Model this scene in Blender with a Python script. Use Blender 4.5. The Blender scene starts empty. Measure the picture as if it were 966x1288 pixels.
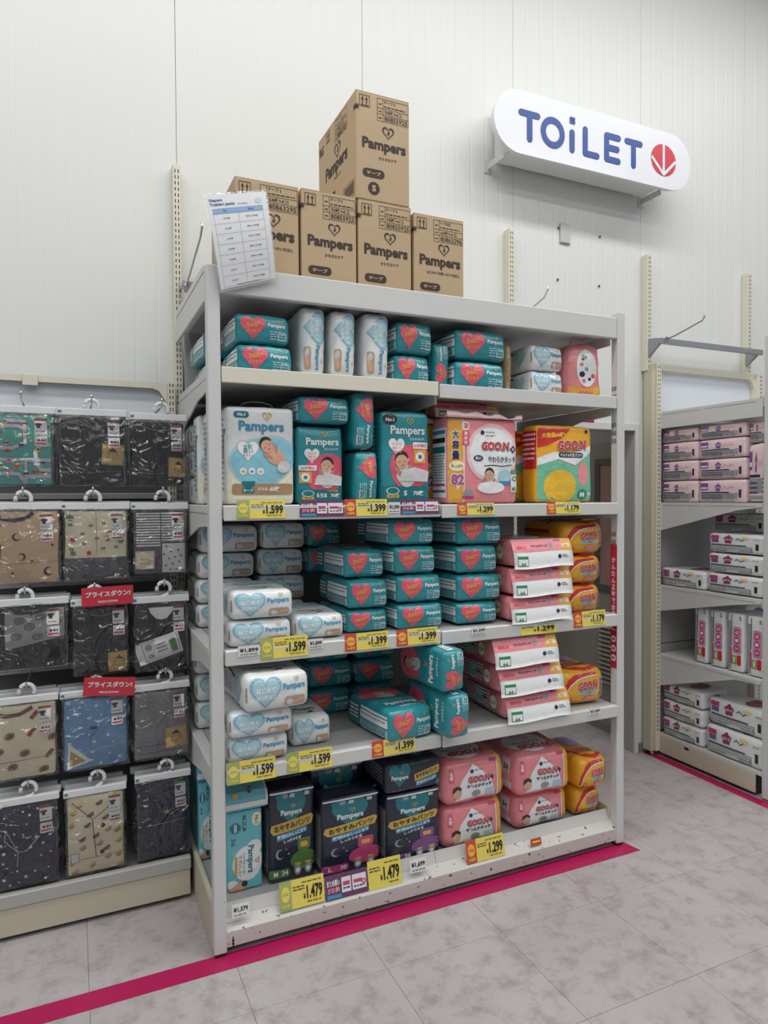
import bpy, bmesh, math, random
from mathutils import Vector, Matrix, noise

# ------------------------------------------------------------------ camera
scene = bpy.context.scene
COL = scene.collection
PI = math.pi
cam_d = bpy.data.cameras.new('camera')
cam = bpy.data.objects.new('camera', cam_d)
COL.objects.link(cam)
F = Vector((0.41404534, 0.90995498, -0.0234177))
R = Vector((0.91013442, -0.41427381, -0.00570485))
U = Vector((0.01489249, 0.01895119, 0.99970949))
M = Matrix((R, U, -F)).transposed().to_4x4()
M.translation = Vector((-0.4152, -2.3151, 1.5644))
cam.matrix_world = M
cam_d.sensor_fit = 'AUTO'
cam_d.sensor_width = 36.0
cam_d.lens = 862.135 * 36.0 / 1288.0
cam_d.clip_start = 0.05
scene.camera = cam

# ------------------------------------------------------------------ world, lights, exposure
world = bpy.data.worlds.new('world')
scene.world = world
world.use_nodes = True
bg = world.node_tree.nodes['Background']
bg.inputs[0].default_value = (0.90, 0.95, 1.0, 1)
bg.inputs[1].default_value = 0.22


def area(name, loc, rot, sx, sy, power, col=(1, 0.99, 0.975)):
    d = bpy.data.lights.new(name, 'AREA')
    d.shape = 'RECTANGLE'
    d.size, d.size_y, d.energy, d.color = sx, sy, power, col
    o = bpy.data.objects.new(name, d)
    o.location, o.rotation_euler = loc, rot
    COL.objects.link(o)
    return o


for y_, p_ in ((-0.75, 118), (-2.4, 62), (-4.0, 56), (-5.8, 52)):
    area('tube_row_light', (0.6, y_, 5.05), (0, 0, 0), 9.0, 0.30, p_)
area('passage_lamp', (2.25, 2.3, 2.43), (0, 0, 0), 0.6, 0.12, 5)  # unseen fill light, added to brighten the passage behind the doorway
scene.view_settings.view_transform = 'Standard'
scene.view_settings.look = 'None'
scene.view_settings.exposure = 0.36
scene.view_settings.gamma = 1.0
scene.view_settings.use_curve_mapping = False


# ------------------------------------------------------------------ materials
def lin(c):
    return tuple(((v / 255.0) / 12.92 if v / 255.0 <= 0.04045 else ((v / 255.0 + 0.055) / 1.055) ** 2.4) for v in c) + (1,)


MATS = {}


def mat(name, rgb=(200, 200, 200), rough=0.5, metal=0.0, bump=0.0, bscale=60.0, coat=0.0, spec=0.5, var=0.0, vscale=4.0):
    if name in MATS:
        return MATS[name]
    m = bpy.data.materials.new(name)
    m.use_nodes = True
    nt = m.node_tree
    b = nt.nodes['Principled BSDF']
    b.inputs['Base Color'].default_value = lin(rgb)
    b.inputs['Roughness'].default_value = rough
    b.inputs['Metallic'].default_value = metal
    b.inputs['Specular IOR Level'].default_value = spec
    if coat:
        b.inputs['Coat Weight'].default_value = coat
        b.inputs['Coat Roughness'].default_value = 0.12
    tc = nt.nodes.new('ShaderNodeTexCoord')
    if bump:
        n = nt.nodes.new('ShaderNodeTexNoise')
        n.inputs['Scale'].default_value = bscale
        n.inputs['Detail'].default_value = 3
        n.inputs['Distortion'].default_value = 0.6
        bm_ = nt.nodes.new('ShaderNodeBump')
        bm_.inputs['Strength'].default_value = bump
        bm_.inputs['Distance'].default_value = 0.01
        nt.links.new(tc.outputs['Object'], n.inputs['Vector'])
        if bscale < 50:                      # creased film: ridges instead of soft lumps
            m1 = nt.nodes.new('ShaderNodeMath')
            m1.operation = 'SUBTRACT'
            m1.inputs[1].default_value = 0.5
            m2 = nt.nodes.new('ShaderNodeMath')
            m2.operation = 'ABSOLUTE'
            nt.links.new(n.outputs['Fac'], m1.inputs[0])
            nt.links.new(m1.outputs[0], m2.inputs[0])
            nt.links.new(m2.outputs[0], bm_.inputs['Height'])
            n.inputs['Detail'].default_value = 2
        else:
            nt.links.new(n.outputs['Fac'], bm_.inputs['Height'])
        nt.links.new(bm_.outputs['Normal'], b.inputs['Normal'])
    if var:
        n2 = nt.nodes.new('ShaderNodeTexNoise')
        n2.inputs['Scale'].default_value = vscale
        n2.inputs['Detail'].default_value = 5
        hs = nt.nodes.new('ShaderNodeMixRGB')
        c = lin(rgb)
        hs.inputs[1].default_value = tuple(v * (1 - var) for v in c[:3]) + (1,)
        hs.inputs[2].default_value = tuple(min(1, v * (1 + var)) for v in c[:3]) + (1,)
        nt.links.new(tc.outputs['Object'], n2.inputs['Vector'])
        nt.links.new(n2.outputs['Fac'], hs.inputs[0])
        nt.links.new(hs.outputs[0], b.inputs['Base Color'])
    MATS[name] = m
    return m


def film(name, rgb):                      # printed polythene wrap
    return mat('film_' + name, rgb, rough=0.28, bump=0.55, bscale=16, spec=0.5, coat=0.35)


def ink(name, rgb):                       # print under the same gloss
    return mat('ink_' + name, rgb, rough=0.30, bump=0.5, bscale=16, coat=0.3)


def clear(name, tint=(235, 240, 240), haze=0.06, gloss=0.22, bscale=26, bstr=0.6):
    if name in MATS:
        return MATS[name]
    m = bpy.data.materials.new(name)
    m.use_nodes = True
    nt = m.node_tree
    nt.nodes.remove(nt.nodes['Principled BSDF'])
    out = nt.nodes['Material Output']
    tr = nt.nodes.new('ShaderNodeBsdfTransparent')
    gl = nt.nodes.new('ShaderNodeBsdfGlossy')
    gl.inputs['Roughness'].default_value = 0.09
    df = nt.nodes.new('ShaderNodeBsdfDiffuse')
    df.inputs['Color'].default_value = lin(tint)
    tc = nt.nodes.new('ShaderNodeTexCoord')
    n = nt.nodes.new('ShaderNodeTexNoise')
    n.inputs['Scale'].default_value = bscale
    n.inputs['Detail'].default_value = 2
    n.inputs['Distortion'].default_value = 1.8
    bp = nt.nodes.new('ShaderNodeBump')
    bp.inputs['Strength'].default_value = bstr
    bp.inputs['Distance'].default_value = 0.05
    nt.links.new(tc.outputs['Object'], n.inputs['Vector'])
    m3 = nt.nodes.new('ShaderNodeMath')
    m3.operation = 'SUBTRACT'
    m3.inputs[1].default_value = 0.5
    m4 = nt.nodes.new('ShaderNodeMath')
    m4.operation = 'ABSOLUTE'
    nt.links.new(n.outputs['Fac'], m3.inputs[0])
    nt.links.new(m3.outputs[0], m4.inputs[0])
    nt.links.new(m4.outputs[0], bp.inputs['Height'])
    nt.links.new(bp.outputs['Normal'], gl.inputs['Normal'])
    fr = nt.nodes.new('ShaderNodeFresnel')
    fr.inputs['IOR'].default_value = 1.35
    add = nt.nodes.new('ShaderNodeMath')
    add.operation = 'MULTIPLY_ADD'
    add.inputs[1].default_value = 0.8
    add.inputs[2].default_value = gloss
    nt.links.new(fr.outputs[0], add.inputs[0])
    m1 = nt.nodes.new('ShaderNodeMixShader')
    m1.inputs[0].default_value = haze
    nt.links.new(tr.outputs[0], m1.inputs[1])
    nt.links.new(df.outputs[0], m1.inputs[2])
    m2 = nt.nodes.new('ShaderNodeMixShader')
    nt.links.new(add.outputs[0], m2.inputs[0])
    nt.links.new(m1.outputs[0], m2.inputs[1])
    nt.links.new(gl.outputs[0], m2.inputs[2])
    nt.links.new(m2.outputs[0], out.inputs['Surface'])
    MATS[name] = m
    return m


def worn(name, rgb, chip=(70, 62, 55), low=0.66):      # painted steel with chipped, scuffed paint
    if name in MATS:
        return MATS[name]
    m = mat(name, rgb, rough=0.45)
    nt = m.node_tree
    b = nt.nodes['Principled BSDF']
    tc = nt.nodes.new('ShaderNodeTexCoord')
    mp = nt.nodes.new('ShaderNodeMapping')
    mp.inputs['Scale'].default_value = (1.0, 1.0, 1.6)
    nt.links.new(tc.outputs['Object'], mp.inputs['Vector'])
    n = nt.nodes.new('ShaderNodeTexNoise')
    n.inputs['Scale'].default_value = 42
    n.inputs['Detail'].default_value = 6
    nt.links.new(mp.outputs[0], n.inputs['Vector'])
    rp = nt.nodes.new('ShaderNodeValToRGB')
    rp.color_ramp.elements[0].position = low
    rp.color_ramp.elements[1].position = low + 0.02
    nt.links.new(n.outputs['Fac'], rp.inputs[0])
    mx = nt.nodes.new('ShaderNodeMixRGB')
    mx.inputs[1].default_value = lin(rgb)
    mx.inputs[2].default_value = lin(chip)
    nt.links.new(rp.outputs[0], mx.inputs[0])
    nt.links.new(mx.outputs[0], b.inputs['Base Color'])
    return m


def floor_material():
    m = mat('vinyl_tile', (196, 190, 191), rough=0.38)
    nt = m.node_tree
    b = nt.nodes['Principled BSDF']
    geo = nt.nodes.new('ShaderNodeNewGeometry')
    n1 = nt.nodes.new('ShaderNodeTexNoise')
    n1.inputs['Scale'].default_value = 11
    n1.inputs['Detail'].default_value = 8
    n1.inputs['Roughness'].default_value = 0.72
    n2 = nt.nodes.new('ShaderNodeTexNoise')
    n2.inputs['Scale'].default_value = 1.6
    n2.inputs['Detail'].default_value = 4
    nt.links.new(geo.outputs['Position'], n1.inputs['Vector'])
    nt.links.new(geo.outputs['Position'], n2.inputs['Vector'])
    r1 = nt.nodes.new('ShaderNodeValToRGB')
    e = r1.color_ramp.elements
    e[0].position, e[0].color = 0.36, lin((160, 153, 151))
    e[1].position, e[1].color = 0.52, lin((184, 178, 180))
    nt.links.new(n1.outputs['Fac'], r1.inputs[0])
    r2 = nt.nodes.new('ShaderNodeValToRGB')
    e = r2.color_ramp.elements
    e[0].position, e[0].color = 0.35, (0.86, 0.85, 0.84, 1)
    e[1].position, e[1].color = 0.65, (1, 1, 1, 1)
    nt.links.new(n2.outputs['Fac'], r2.inputs[0])
    mx = nt.nodes.new('ShaderNodeMixRGB')
    mx.blend_type = 'MULTIPLY'
    mx.inputs[0].default_value = 1
    nt.links.new(r1.outputs[0], mx.inputs[1])
    nt.links.new(r2.outputs[0], mx.inputs[2])
    nt.links.new(mx.outputs[0], b.inputs['Base Color'])
    return m


WHITE_STEEL = mat('white_steel', (205, 206, 204), rough=0.42, var=0.02, vscale=6)
POST_STEEL = worn('post_white_steel', (206, 207, 205), low=0.735)
WORN_STEEL = worn('worn_white_steel', (198, 195, 190), low=0.65)
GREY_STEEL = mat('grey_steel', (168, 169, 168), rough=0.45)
DARK_DECK = mat('dark_grey_deck', (112, 113, 116), rough=0.5)
CREAM = mat('cream_steel', (218, 214, 197), rough=0.45, var=0.02)
CREAM2 = worn('cream_kick', (196, 188, 166), low=0.74)
DARK = mat('slot_dark', (38, 38, 36), rough=0.8)
CHROME = mat('chrome', (205, 208, 212), rough=0.16, metal=1.0)
RAIL = mat('price_rail_plastic', (206, 206, 202), rough=0.3, coat=0.2)
WHITE_PLASTIC = mat('white_plastic', (222, 224, 224), rough=0.35)
PAPER = mat('white_paper', (222, 224, 226), rough=0.4, coat=0.3)
BLACK = mat('black_print', (32, 32, 34), rough=0.6)


# ------------------------------------------------------------------ objects
def obj(name, me, parent=None, material=None):
    o = bpy.data.objects.new(name, me)
    COL.objects.link(o)
    if material is not None and not me.materials:
        me.materials.append(material)
    if parent is not None:
        o.parent = parent
    return o


def thing(name, label, cat, loc=(0, 0, 0), rot=(0, 0, 0), group=None):
    o = bpy.data.objects.new(name, None)
    o.empty_display_size = 0.05
    COL.objects.link(o)
    o.location, o.rotation_euler = loc, rot
    o['label'], o['category'] = label, cat
    if group:
        o['group'] = group
    return o


def structure(name, me=None, material=None):
    o = obj(name, me, None, material) if me else bpy.data.objects.new(name, None)
    if not me:
        COL.objects.link(o)
    o['kind'] = 'structure'
    return o


def mesh(name, verts, faces, smooth=False, material=None):
    me = bpy.data.meshes.new(name)
    me.from_pydata([tuple(v) for v in verts], [], faces)
    if smooth:
        me.polygons.foreach_set('use_smooth', [True] * len(me.polygons))
    me.update()
    if material:
        me.materials.append(material)
    return me


class MB:
    """collects boxes, tubes and prisms for one mesh"""
    def __init__(self):
        self.v, self.f = [], []

    def add(self, vs, fs):
        k = len(self.v)
        self.v += [tuple(v) for v in vs]
        self.f += [tuple(i + k for i in f) for f in fs]
        return self

    def box(self, x0, x1, y0, y1, z0, z1, c=0.0):
        if c <= 0:
            vs = [(x, y, z) for z in (z0, z1) for y in (y0, y1) for x in (x0, x1)]
            return self.add(vs, [(0, 2, 3, 1), (4, 5, 7, 6), (0, 1, 5, 4), (2, 6, 7, 3), (0, 4, 6, 2), (1, 3, 7, 5)])
        vs, ids = [], {}
        for sx in (0, 1):
            for sy in (0, 1):
                for sz in (0, 1):
                    X, Y, Z = (x0, x1)[sx], (y0, y1)[sy], (z0, z1)[sz]
                    dx, dy, dz = (c if not sx else -c), (c if not sy else -c), (c if not sz else -c)
                    for a, p in enumerate(((X, Y + dy, Z + dz), (X + dx, Y, Z + dz), (X + dx, Y + dy, Z))):
                        ids[(sx, sy, sz, a)] = len(vs)
                        vs.append(p)
        fs = []
        I = ids
        for s in (0, 1):
            q = [I[(s, 0, 0, 0)], I[(s, 1, 0, 0)], I[(s, 1, 1, 0)], I[(s, 0, 1, 0)]]
            fs.append(q if s else q[::-1])
            q = [I[(0, s, 0, 1)], I[(1, s, 0, 1)], I[(1, s, 1, 1)], I[(0, s, 1, 1)]]
            fs.append(q[::-1] if s else q)
            q = [I[(0, 0, s, 2)], I[(1, 0, s, 2)], I[(1, 1, s, 2)], I[(0, 1, s, 2)]]
            fs.append(q if s else q[::-1])
        for a in (0, 1):
            for b in (0, 1):
                fs.append((I[(a, b, 0, 0)], I[(a, b, 0, 1)], I[(a, b, 1, 1)], I[(a, b, 1, 0)]))
                fs.append((I[(a, 0, b, 0)], I[(a, 0, b, 2)], I[(a, 1, b, 2)], I[(a, 1, b, 0)]))
                fs.append((I[(0, a, b, 1)], I[(0, a, b, 2)], I[(1, a, b, 2)], I[(1, a, b, 1)]))
                for d in (0, 1):
                    fs.append((I[(a, b, d, 0)], I[(a, b, d, 1)], I[(a, b, d, 2)]))
        return self.add(vs, fs)

    def prism(self, poly, axis, a0, a1):
        """poly of 2D points in the plane across the axis (x: y,z; y: x,z; z: x,y)"""
        def P(p, a):
            return {'x': (a, p[0], p[1]), 'y': (p[0], a, p[1]), 'z': (p[0], p[1], a)}[axis]
        n = len(poly)
        vs = [P(p, a0) for p in poly] + [P(p, a1) for p in poly]
        fs = [tuple(range(n))[::-1], tuple(range(n, 2 * n))] + [(i, (i + 1) % n, n + (i + 1) % n, n + i) for i in range(n)]
        return self.add(vs, fs)

    def tube(self, pts, r, n=8, cap=True):
        pts = [Vector(p) for p in pts]
        rings = []
        for i, p in enumerate(pts):
            t = (pts[min(i + 1, len(pts) - 1)] - pts[max(i - 1, 0)]).normalized()
            ref = Vector((0, 0, 1)) if abs(t.z) < 0.9 else Vector((1, 0, 0))
            a = t.cross(ref).normalized()
            b = t.cross(a)
            rr = r[i] if isinstance(r, (list, tuple)) else r
            rings.append([p + (a * math.cos(k * 2 * PI / n) + b * math.sin(k * 2 * PI / n)) * rr for k in range(n)])
        vs = [v for g in rings for v in g]
        fs = [(i * n + k, i * n + (k + 1) % n, (i + 1) * n + (k + 1) % n, (i + 1) * n + k) for i in range(len(pts) - 1) for k in range(n)]
        if cap:
            fs += [tuple(range(n))[::-1], tuple(range((len(pts) - 1) * n, len(pts) * n))]
        return self.add(vs, fs)

    def build(self, name, material, parent=None, smooth=False):
        me = mesh(name, self.v, self.f, smooth, material)
        bm = bmesh.new()
        bm.from_mesh(me)
        bmesh.ops.recalc_face_normals(bm, faces=bm.faces)
        bm.to_mesh(me)
        bm.free()
        return obj(name, me, parent)


def box(name, material, parent, x0, x1, y0, y1, z0, z1, c=0.0015):
    return MB().box(x0, x1, y0, y1, z0, z1, c).build(name, material, parent)


# ------------------------------------------------------------------ flat shapes (2D verts, faces)
TXT = {}


def text_raw(s, off):
    k = (s, off)
    if k not in TXT:
        c = bpy.data.curves.new('lettering', 'FONT')
        c.body, c.resolution_u, c.offset = s, 2, off
        c.align_x = 'LEFT'
        o = bpy.data.objects.new('lettering', c)
        COL.objects.link(o)
        bpy.context.view_layer.update()
        m = o.to_mesh()
        TXT[k] = ([(v.co.x, v.co.y) for v in m.vertices], [tuple(p.vertices) for p in m.polygons])
        o.to_mesh_clear()
        bpy.data.objects.remove(o)
        bpy.data.curves.remove(c)
    return TXT[k]


def s_text(s, cx, cy, w, h=None, rot=0.0, bold=0.02, extra=0.0, shear=0.0):
    v0, _ = text_raw(s, bold)
    x0, x1 = min(p[0] for p in v0), max(p[0] for p in v0)
    y0, y1 = min(p[1] for p in v0), max(p[1] for p in v0)
    sx = w / max(1e-6, x1 - x0)
    sy = (h / max(1e-6, y1 - y0)) if h else sx
    v, f = text_raw(s, bold + extra) if extra else (v0, _)
    ca, sa = math.cos(rot), math.sin(rot)
    out = []
    for x, y in v:
        px, py = (x - (x0 + x1) / 2) * sx, (y - (y0 + y1) / 2) * sy
        px += py * shear
        out.append((cx + px * ca - py * sa, cy + px * sa + py * ca))
    return out, f


def s_rect(u0, v0, u1, v1, step=0.03):
    nu, nv = max(1, int(abs(u1 - u0) / step + .5)), max(1, int(abs(v1 - v0) / step + .5))
    vs = [(u0 + (u1 - u0) * i / nu, v0 + (v1 - v0) * j / nv) for j in range(nv + 1) for i in range(nu + 1)]
    fs = [(j * (nu + 1) + i, j * (nu + 1) + i + 1, (j + 1) * (nu + 1) + i + 1, (j + 1) * (nu + 1) + i) for j in range(nv) for i in range(nu)]
    return vs, fs


def s_star(pts, cx, cy, rings=3):
    """fill of a closed outline that is star shaped about (cx, cy)"""
    n = len(pts)
    vs = [(cx, cy)]
    for k in range(1, rings + 1):
        t = k / rings
        vs += [(cx + (x - cx) * t, cy + (y - cy) * t) for x, y in pts]
    fs = [(0, 1 + i, 1 + (i + 1) % n) for i in range(n)]
    for k in range(rings - 1):
        a, b = 1 + k * n, 1 + (k + 1) * n
        fs += [(a + i, b + i, b + (i + 1) % n, a + (i + 1) % n) for i in range(n)]
    return vs, fs


def o_ell(cx, cy, rx, ry, n=24, rot=0.0):
    ca, sa = math.cos(rot), math.sin(rot)
    r = []
    for k in range(n):
        a = 2 * PI * k / n
        x, y = rx * math.cos(a), ry * math.sin(a)
        r.append((cx + x * ca - y * sa, cy + x * sa + y * ca))
    return r


def s_ell(cx, cy, rx, ry=None, n=24, rot=0.0, rings=2):
    return s_star(o_ell(cx, cy, rx, ry or rx, n, rot), cx, cy, rings)


def o_heart(cx, cy, w, h=None, n=36, rot=0.0):
    h = h or w * 0.92
    ca, sa = math.cos(rot), math.sin(rot)
    r = []
    for k in range(n):
        t = 2 * PI * k / n
        x = 16 * math.sin(t) ** 3 / 32 * w
        y = (13 * math.cos(t) - 5 * math.cos(2 * t) - 2 * math.cos(3 * t) - math.cos(4 * t) + 2.5) / 29 * h
        r.append((cx + x * ca - y * sa, cy + x * sa + y * ca))
    return r


def s_heart(cx, cy, w, h=None, rot=0.0, rings=4):
    return s_star(o_heart(cx, cy, w, h, 36, rot), cx, cy, rings)


def s_ring(pts, cx, cy, t):
    n = len(pts)
    vs = list(pts) + [(cx + (x - cx) * t, cy + (y - cy) * t) for x, y in pts]
    return vs, [(i, (i + 1) % n, n + (i + 1) % n, n + i) for i in range(n)]


def s_line(pts, w):
    vs, fs = [], []
    for i, p in enumerate(pts):
        a, b = pts[max(0, i - 1)], pts[min(len(pts) - 1, i + 1)]
        dx, dy = b[0] - a[0], b[1] - a[1]
        l = math.hypot(dx, dy) or 1
        nx, ny = -dy / l * w / 2, dx / l * w / 2
        vs += [(p[0] + nx, p[1] + ny), (p[0] - nx, p[1] - ny)]
    for i in range(len(pts) - 1):
        fs.append((2 * i, 2 * i + 1, 2 * i + 3, 2 * i + 2))
    return vs, fs


def s_loopheart(cx, cy, w, t=0.13):
    """the open outline heart with a curl inside"""
    v, f = s_ring(o_heart(cx, cy, w, w * 0.95), cx, cy - w * 0.02, 1 - t * 2)
    v2, f2 = s_line([(cx + w * .02, cy + w * .22), (cx + w * .10, cy + w * .05), (cx + w * .03, cy - w * .08), (cx - w * .06, cy - w * .0), (cx, cy + w * .06)], w * t * .8)
    k = len(v)
    return v + v2, f + [tuple(i + k for i in q) for q in f2]


def s_starlet(cx, cy, r, n=5, inner=0.42, rot=0.0):
    pts = []
    for k in range(2 * n):
        a = PI / 2 + rot + k * PI / n
        q = r if k % 2 == 0 else r * inner
        pts.append((cx + q * math.cos(a), cy + q * math.sin(a)))
    return s_star(pts, cx, cy, 1)


def s_moon(cx, cy, r, rot=0.0):
    out, inn = [], []
    for k in range(15):
        a = rot + math.radians(40 + 280 * k / 14)
        out.append((cx + r * math.cos(a), cy + r * math.sin(a)))
        b = rot + math.radians(58 + 244 * k / 14)
        inn.append((cx + r * .30 * math.cos(rot) + r * .78 * math.cos(b), cy + r * .30 * math.sin(rot) + r * .78 * math.sin(b)))
    inn[0], inn[-1] = out[0], out[-1]
    vs = out + inn
    return vs, [(i, i + 1, 15 + i + 1, 15 + i) for i in range(14)]


def s_poly(pts):
    cx, cy = sum(p[0] for p in pts) / len(pts), sum(p[1] for p in pts) / len(pts)
    d = []
    for i, p in enumerate(pts):
        q = pts[(i + 1) % len(pts)]
        for k in range(4):
            d.append((p[0] + (q[0] - p[0]) * k / 4, p[1] + (q[1] - p[1]) * k / 4))
    return s_star(d, cx, cy, 3)


def s_round(u0, v0, u1, v1, r):
    pts = []
    for cx, cy, a0 in ((u1 - r, v1 - r, 0), (u0 + r, v1 - r, 90), (u0 + r, v0 + r, 180), (u1 - r, v0 + r, 270)):
        for k in range(5):
            a = math.radians(a0 + 90 * k / 4)
            pts.append((cx + r * math.cos(a), cy + r * math.sin(a)))
    d = []
    for i, p in enumerate(pts):
        q = pts[(i + 1) % len(pts)]
        n = max(1, int(math.hypot(q[0] - p[0], q[1] - p[1]) / 0.03))
        for k in range(n):
            d.append((p[0] + (q[0] - p[0]) * k / n, p[1] + (q[1] - p[1]) * k / n))
    return s_star(d, (u0 + u1) / 2, (v0 + v1) / 2, 3)


# ------------------------------------------------------------------ soft boxes with print on their faces
class Soft:
    def __init__(self, w, d, h, r=0.018, bulge=(0.006, 0.008, 0.005), amp=0.003, freq=11.0, seed=0, pinch=0.0, dome=0.0):
        self.h = (w / 2 - bulge[0] - amp * .7, d / 2 - bulge[1] - amp * .7, h / 2 - bulge[2] / 2 - amp * .5)
        self.r = min(r, w * .49, d * .49, h * .49)
        self.b, self.amp, self.freq, self.seed = bulge, amp, freq, seed * 7.3
        self.pinch, self.dome = pinch, dome

    def __call__(self, p, off=0.0):
        h, r = self.h, self.r
        inn = [max(-(h[i] - r), min(h[i] - r, p[i])) for i in range(3)]
        d = Vector([p[i] - inn[i] for i in range(3)])
        n = d.normalized() if d.length > 1e-9 else Vector((0, 0, 0))
        q = Vector(inn) + n * r
        t = [max(-1, min(1, q[i] / h[i])) for i in range(3)]
        g = [1 - t[0] ** 2, 1 - t[1] ** 2, 1 - t[2] ** 2]
        m = Vector((n.x * self.b[0] * g[1] * g[2], n.y * self.b[1] * g[0] * g[2], max(0, n.z) * self.b[2] * g[0] * g[1]))
        q = q + m
        if self.amp:
            s = Vector((q.x * self.freq + self.seed, q.y * self.freq * .7, q.z * self.freq - self.seed))
            k = noise.noise(s) * self.amp + noise.noise(s * 2.7) * self.amp * .5
            if n.z < -0.5:
                k = min(0, k)
            q = q + n * k
        q = q + n * off
        if self.pinch:                 # tops drawn in towards a handle
            z = (q.z / h[2] + 1) / 2
            q.x *= 1 - self.pinch * max(0, z - .3) ** 2
            q.y *= 1 - self.pinch * 1.8 * max(0, z - .3) ** 2
        if self.dome:
            z = (q.z + h[2])
            q.z = -h[2] + z * (1 + self.dome * (1 - (q.x / h[0]) ** 2) - self.dome * .5)
        return (q.x, q.y, q.z + h[2])

    def P(self, face, u, v):
        w, d, h = self.h
        return {'front': (u, -d, v), 'back': (-u, d, v), 'left': (-w, -u, v), 'right': (w, u, v), 'top': (u, v, h), 'bottom': (u, -v, -h)}[face]

    def body(self, name, material, nseg=6):
        def ticks(a):
            r = self.r
            if r < 0.004:
                return [-a, -a + r, a - r, a] if nseg < 3 else [-a, -a + r] + [-a + r + (2 * a - 2 * r) * k / nseg for k in range(1, nseg)] + [a - r, a]
            return [-a, -a + r * .45, -a + r] + [-a + r + (2 * a - 2 * r) * k / nseg for k in range(1, nseg)] + [a - r, a - r * .45, a]
        T = [ticks(a) for a in self.h]
        vs, ids, fs = [], {}, []

        def vid(p):
            k = tuple(round(c, 5) for c in p)
            if k not in ids:
                ids[k] = len(vs)
                vs.append(self(p))
            return ids[k]
        for ax in range(3):
            a, b = [i for i in range(3) if i != ax]
            for s in (-1, 1):
                for i in range(len(T[a]) - 1):
                    for j in range(len(T[b]) - 1):
                        q = []
                        for ii, jj in ((i, j), (i + 1, j), (i + 1, j + 1), (i, j + 1)):
                            p = [0, 0, 0]
                            p[ax], p[a], p[b] = s * self.h[ax], T[a][ii], T[b][jj]
                            q.append(vid(p))
                        if (s > 0) != (ax == 1):
                            fs.append(tuple(q))
                        else:
                            fs.append(tuple(q[::-1]))
        return mesh(name, vs, fs, self.r > 0.003, material)


def refine(vs, fs, lim=0.022):
    """split large faces so the print follows the soft surface"""
    vs, out, todo = list(vs), [], list(fs)
    mid = {}

    def M_(a, b):
        k = (min(a, b), max(a, b))
        if k not in mid:
            mid[k] = len(vs)
            vs.append(((vs[a][0] + vs[b][0]) / 2, (vs[a][1] + vs[b][1]) / 2))
        return mid[k]
    while todo:
        q = todo.pop()
        n = len(q)
        if n in (3, 4):
            l = max(math.hypot(vs[q[i]][0] - vs[q[(i + 1) % n]][0], vs[q[i]][1] - vs[q[(i + 1) % n]][1]) for i in range(n))
            if l > lim:
                m = [M_(q[i], q[(i + 1) % n]) for i in range(n)]
                if n == 3:
                    todo += [(q[0], m[0], m[2]), (m[0], q[1], m[1]), (m[2], m[1], q[2]), (m[0], m[1], m[2])]
                else:
                    c = len(vs)
                    vs.append((sum(vs[i][0] for i in q) / 4, sum(vs[i][1] for i in q) / 4))
                    todo += [(q[0], m[0], c, m[3]), (m[0], q[1], m[1], c), (c, m[1], q[2], m[2]), (m[3], c, m[2], q[3])]
                continue
        out.append(tuple(q))
    return vs, out


class Art:
    """print on a Soft: parts collected by (part name, material)"""
    def __init__(self, soft, base=0.0004):
        self.s, self.parts, self.base = soft, {}, base

    def add(self, part, material, face, shape, layer=1):
        vs, fs = refine(*shape)
        v, f = self.parts.setdefault((part, material.name, face), ([], []))
        k = len(v)
        for a, b in vs:
            v.append(self.s(self.s.P(face, a, b), self.base + 0.0004 * layer))
        flip = face in ()
        f += [tuple(i + k for i in (q[::-1] if flip else q)) for q in fs]

    def finish(self, parent):
        for (part, mn, _f), (v, f) in self.parts.items():
            me = mesh(part, v, f, False, bpy.data.materials[mn])
            obj(part, me, parent)


def children(o):
    return [c for c in bpy.data.objects if c.parent == o]


def dup(root, kids):
    r = root.copy()
    COL.objects.link(r)
    for c, sub in kids:
        n = c.copy()
        COL.objects.link(n)
        n.parent = r
        for g in sub:
            m = g.copy()
            COL.objects.link(m)
            m.parent = n
    return r


# ------------------------------------------------------------------ the room
TILE = 0.45
def st(name, mb, m):
    o = mb.build('tmp', m)
    me = o.data
    bpy.data.objects.remove(o)
    me.name = name
    return structure(name, me)


fl = st('floor', MB().box(-5.5, 7.5, -6.6, 4.2, -0.06, -0.0025), mat('tile_joint', (128, 122, 120), rough=0.7))
tile_me = mesh('floor_tile', *(lambda m: (m.v, m.f))(MB().box(0.0007, TILE - 0.0007, 0.0007, TILE - 0.0007, -0.003, 0.0, 0.0004)), material=floor_material())
TX0, TY0 = 0.0614, -0.2837
for i in range(-4, 9):
    for j in range(-6, 6):
        t = obj('floor_tile', tile_me, fl)
        t.location = (TX0 + i * TILE, TY0 + j * TILE, 0)

TAPE = mat('pink_tape', (172, 24, 84), rough=0.4)


def tape(name, lab, pts):
    o = MB().prism(pts, 'z', 0.0001, 0.0008).build(name, TAPE)
    o['label'], o['category'], o['group'] = lab, 'tape', 'pink floor tape'


tape('floor_tape', 'pink tape line on the floor along the front of the diaper rack', [(-1.9, -0.068), (1.838, -0.068), (1.822, 0.022), (1.0, 0.02), (-1.9, 0.012)])
tape('floor_tape', 'pink tape line on the floor beside the rack beyond the doorway', [(2.700, -0.9), (2.768, -0.9), (2.768, 0.79), (2.712, 0.79)])

# walls: ribbed sandwich panels with a joint every 0.9 m
WALL_Y = 0.80
WALLM = mat('white_wall_panel', (219, 221, 218), rough=0.42, var=0.012, vscale=1.5)
wall = structure('wall_back')


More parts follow.
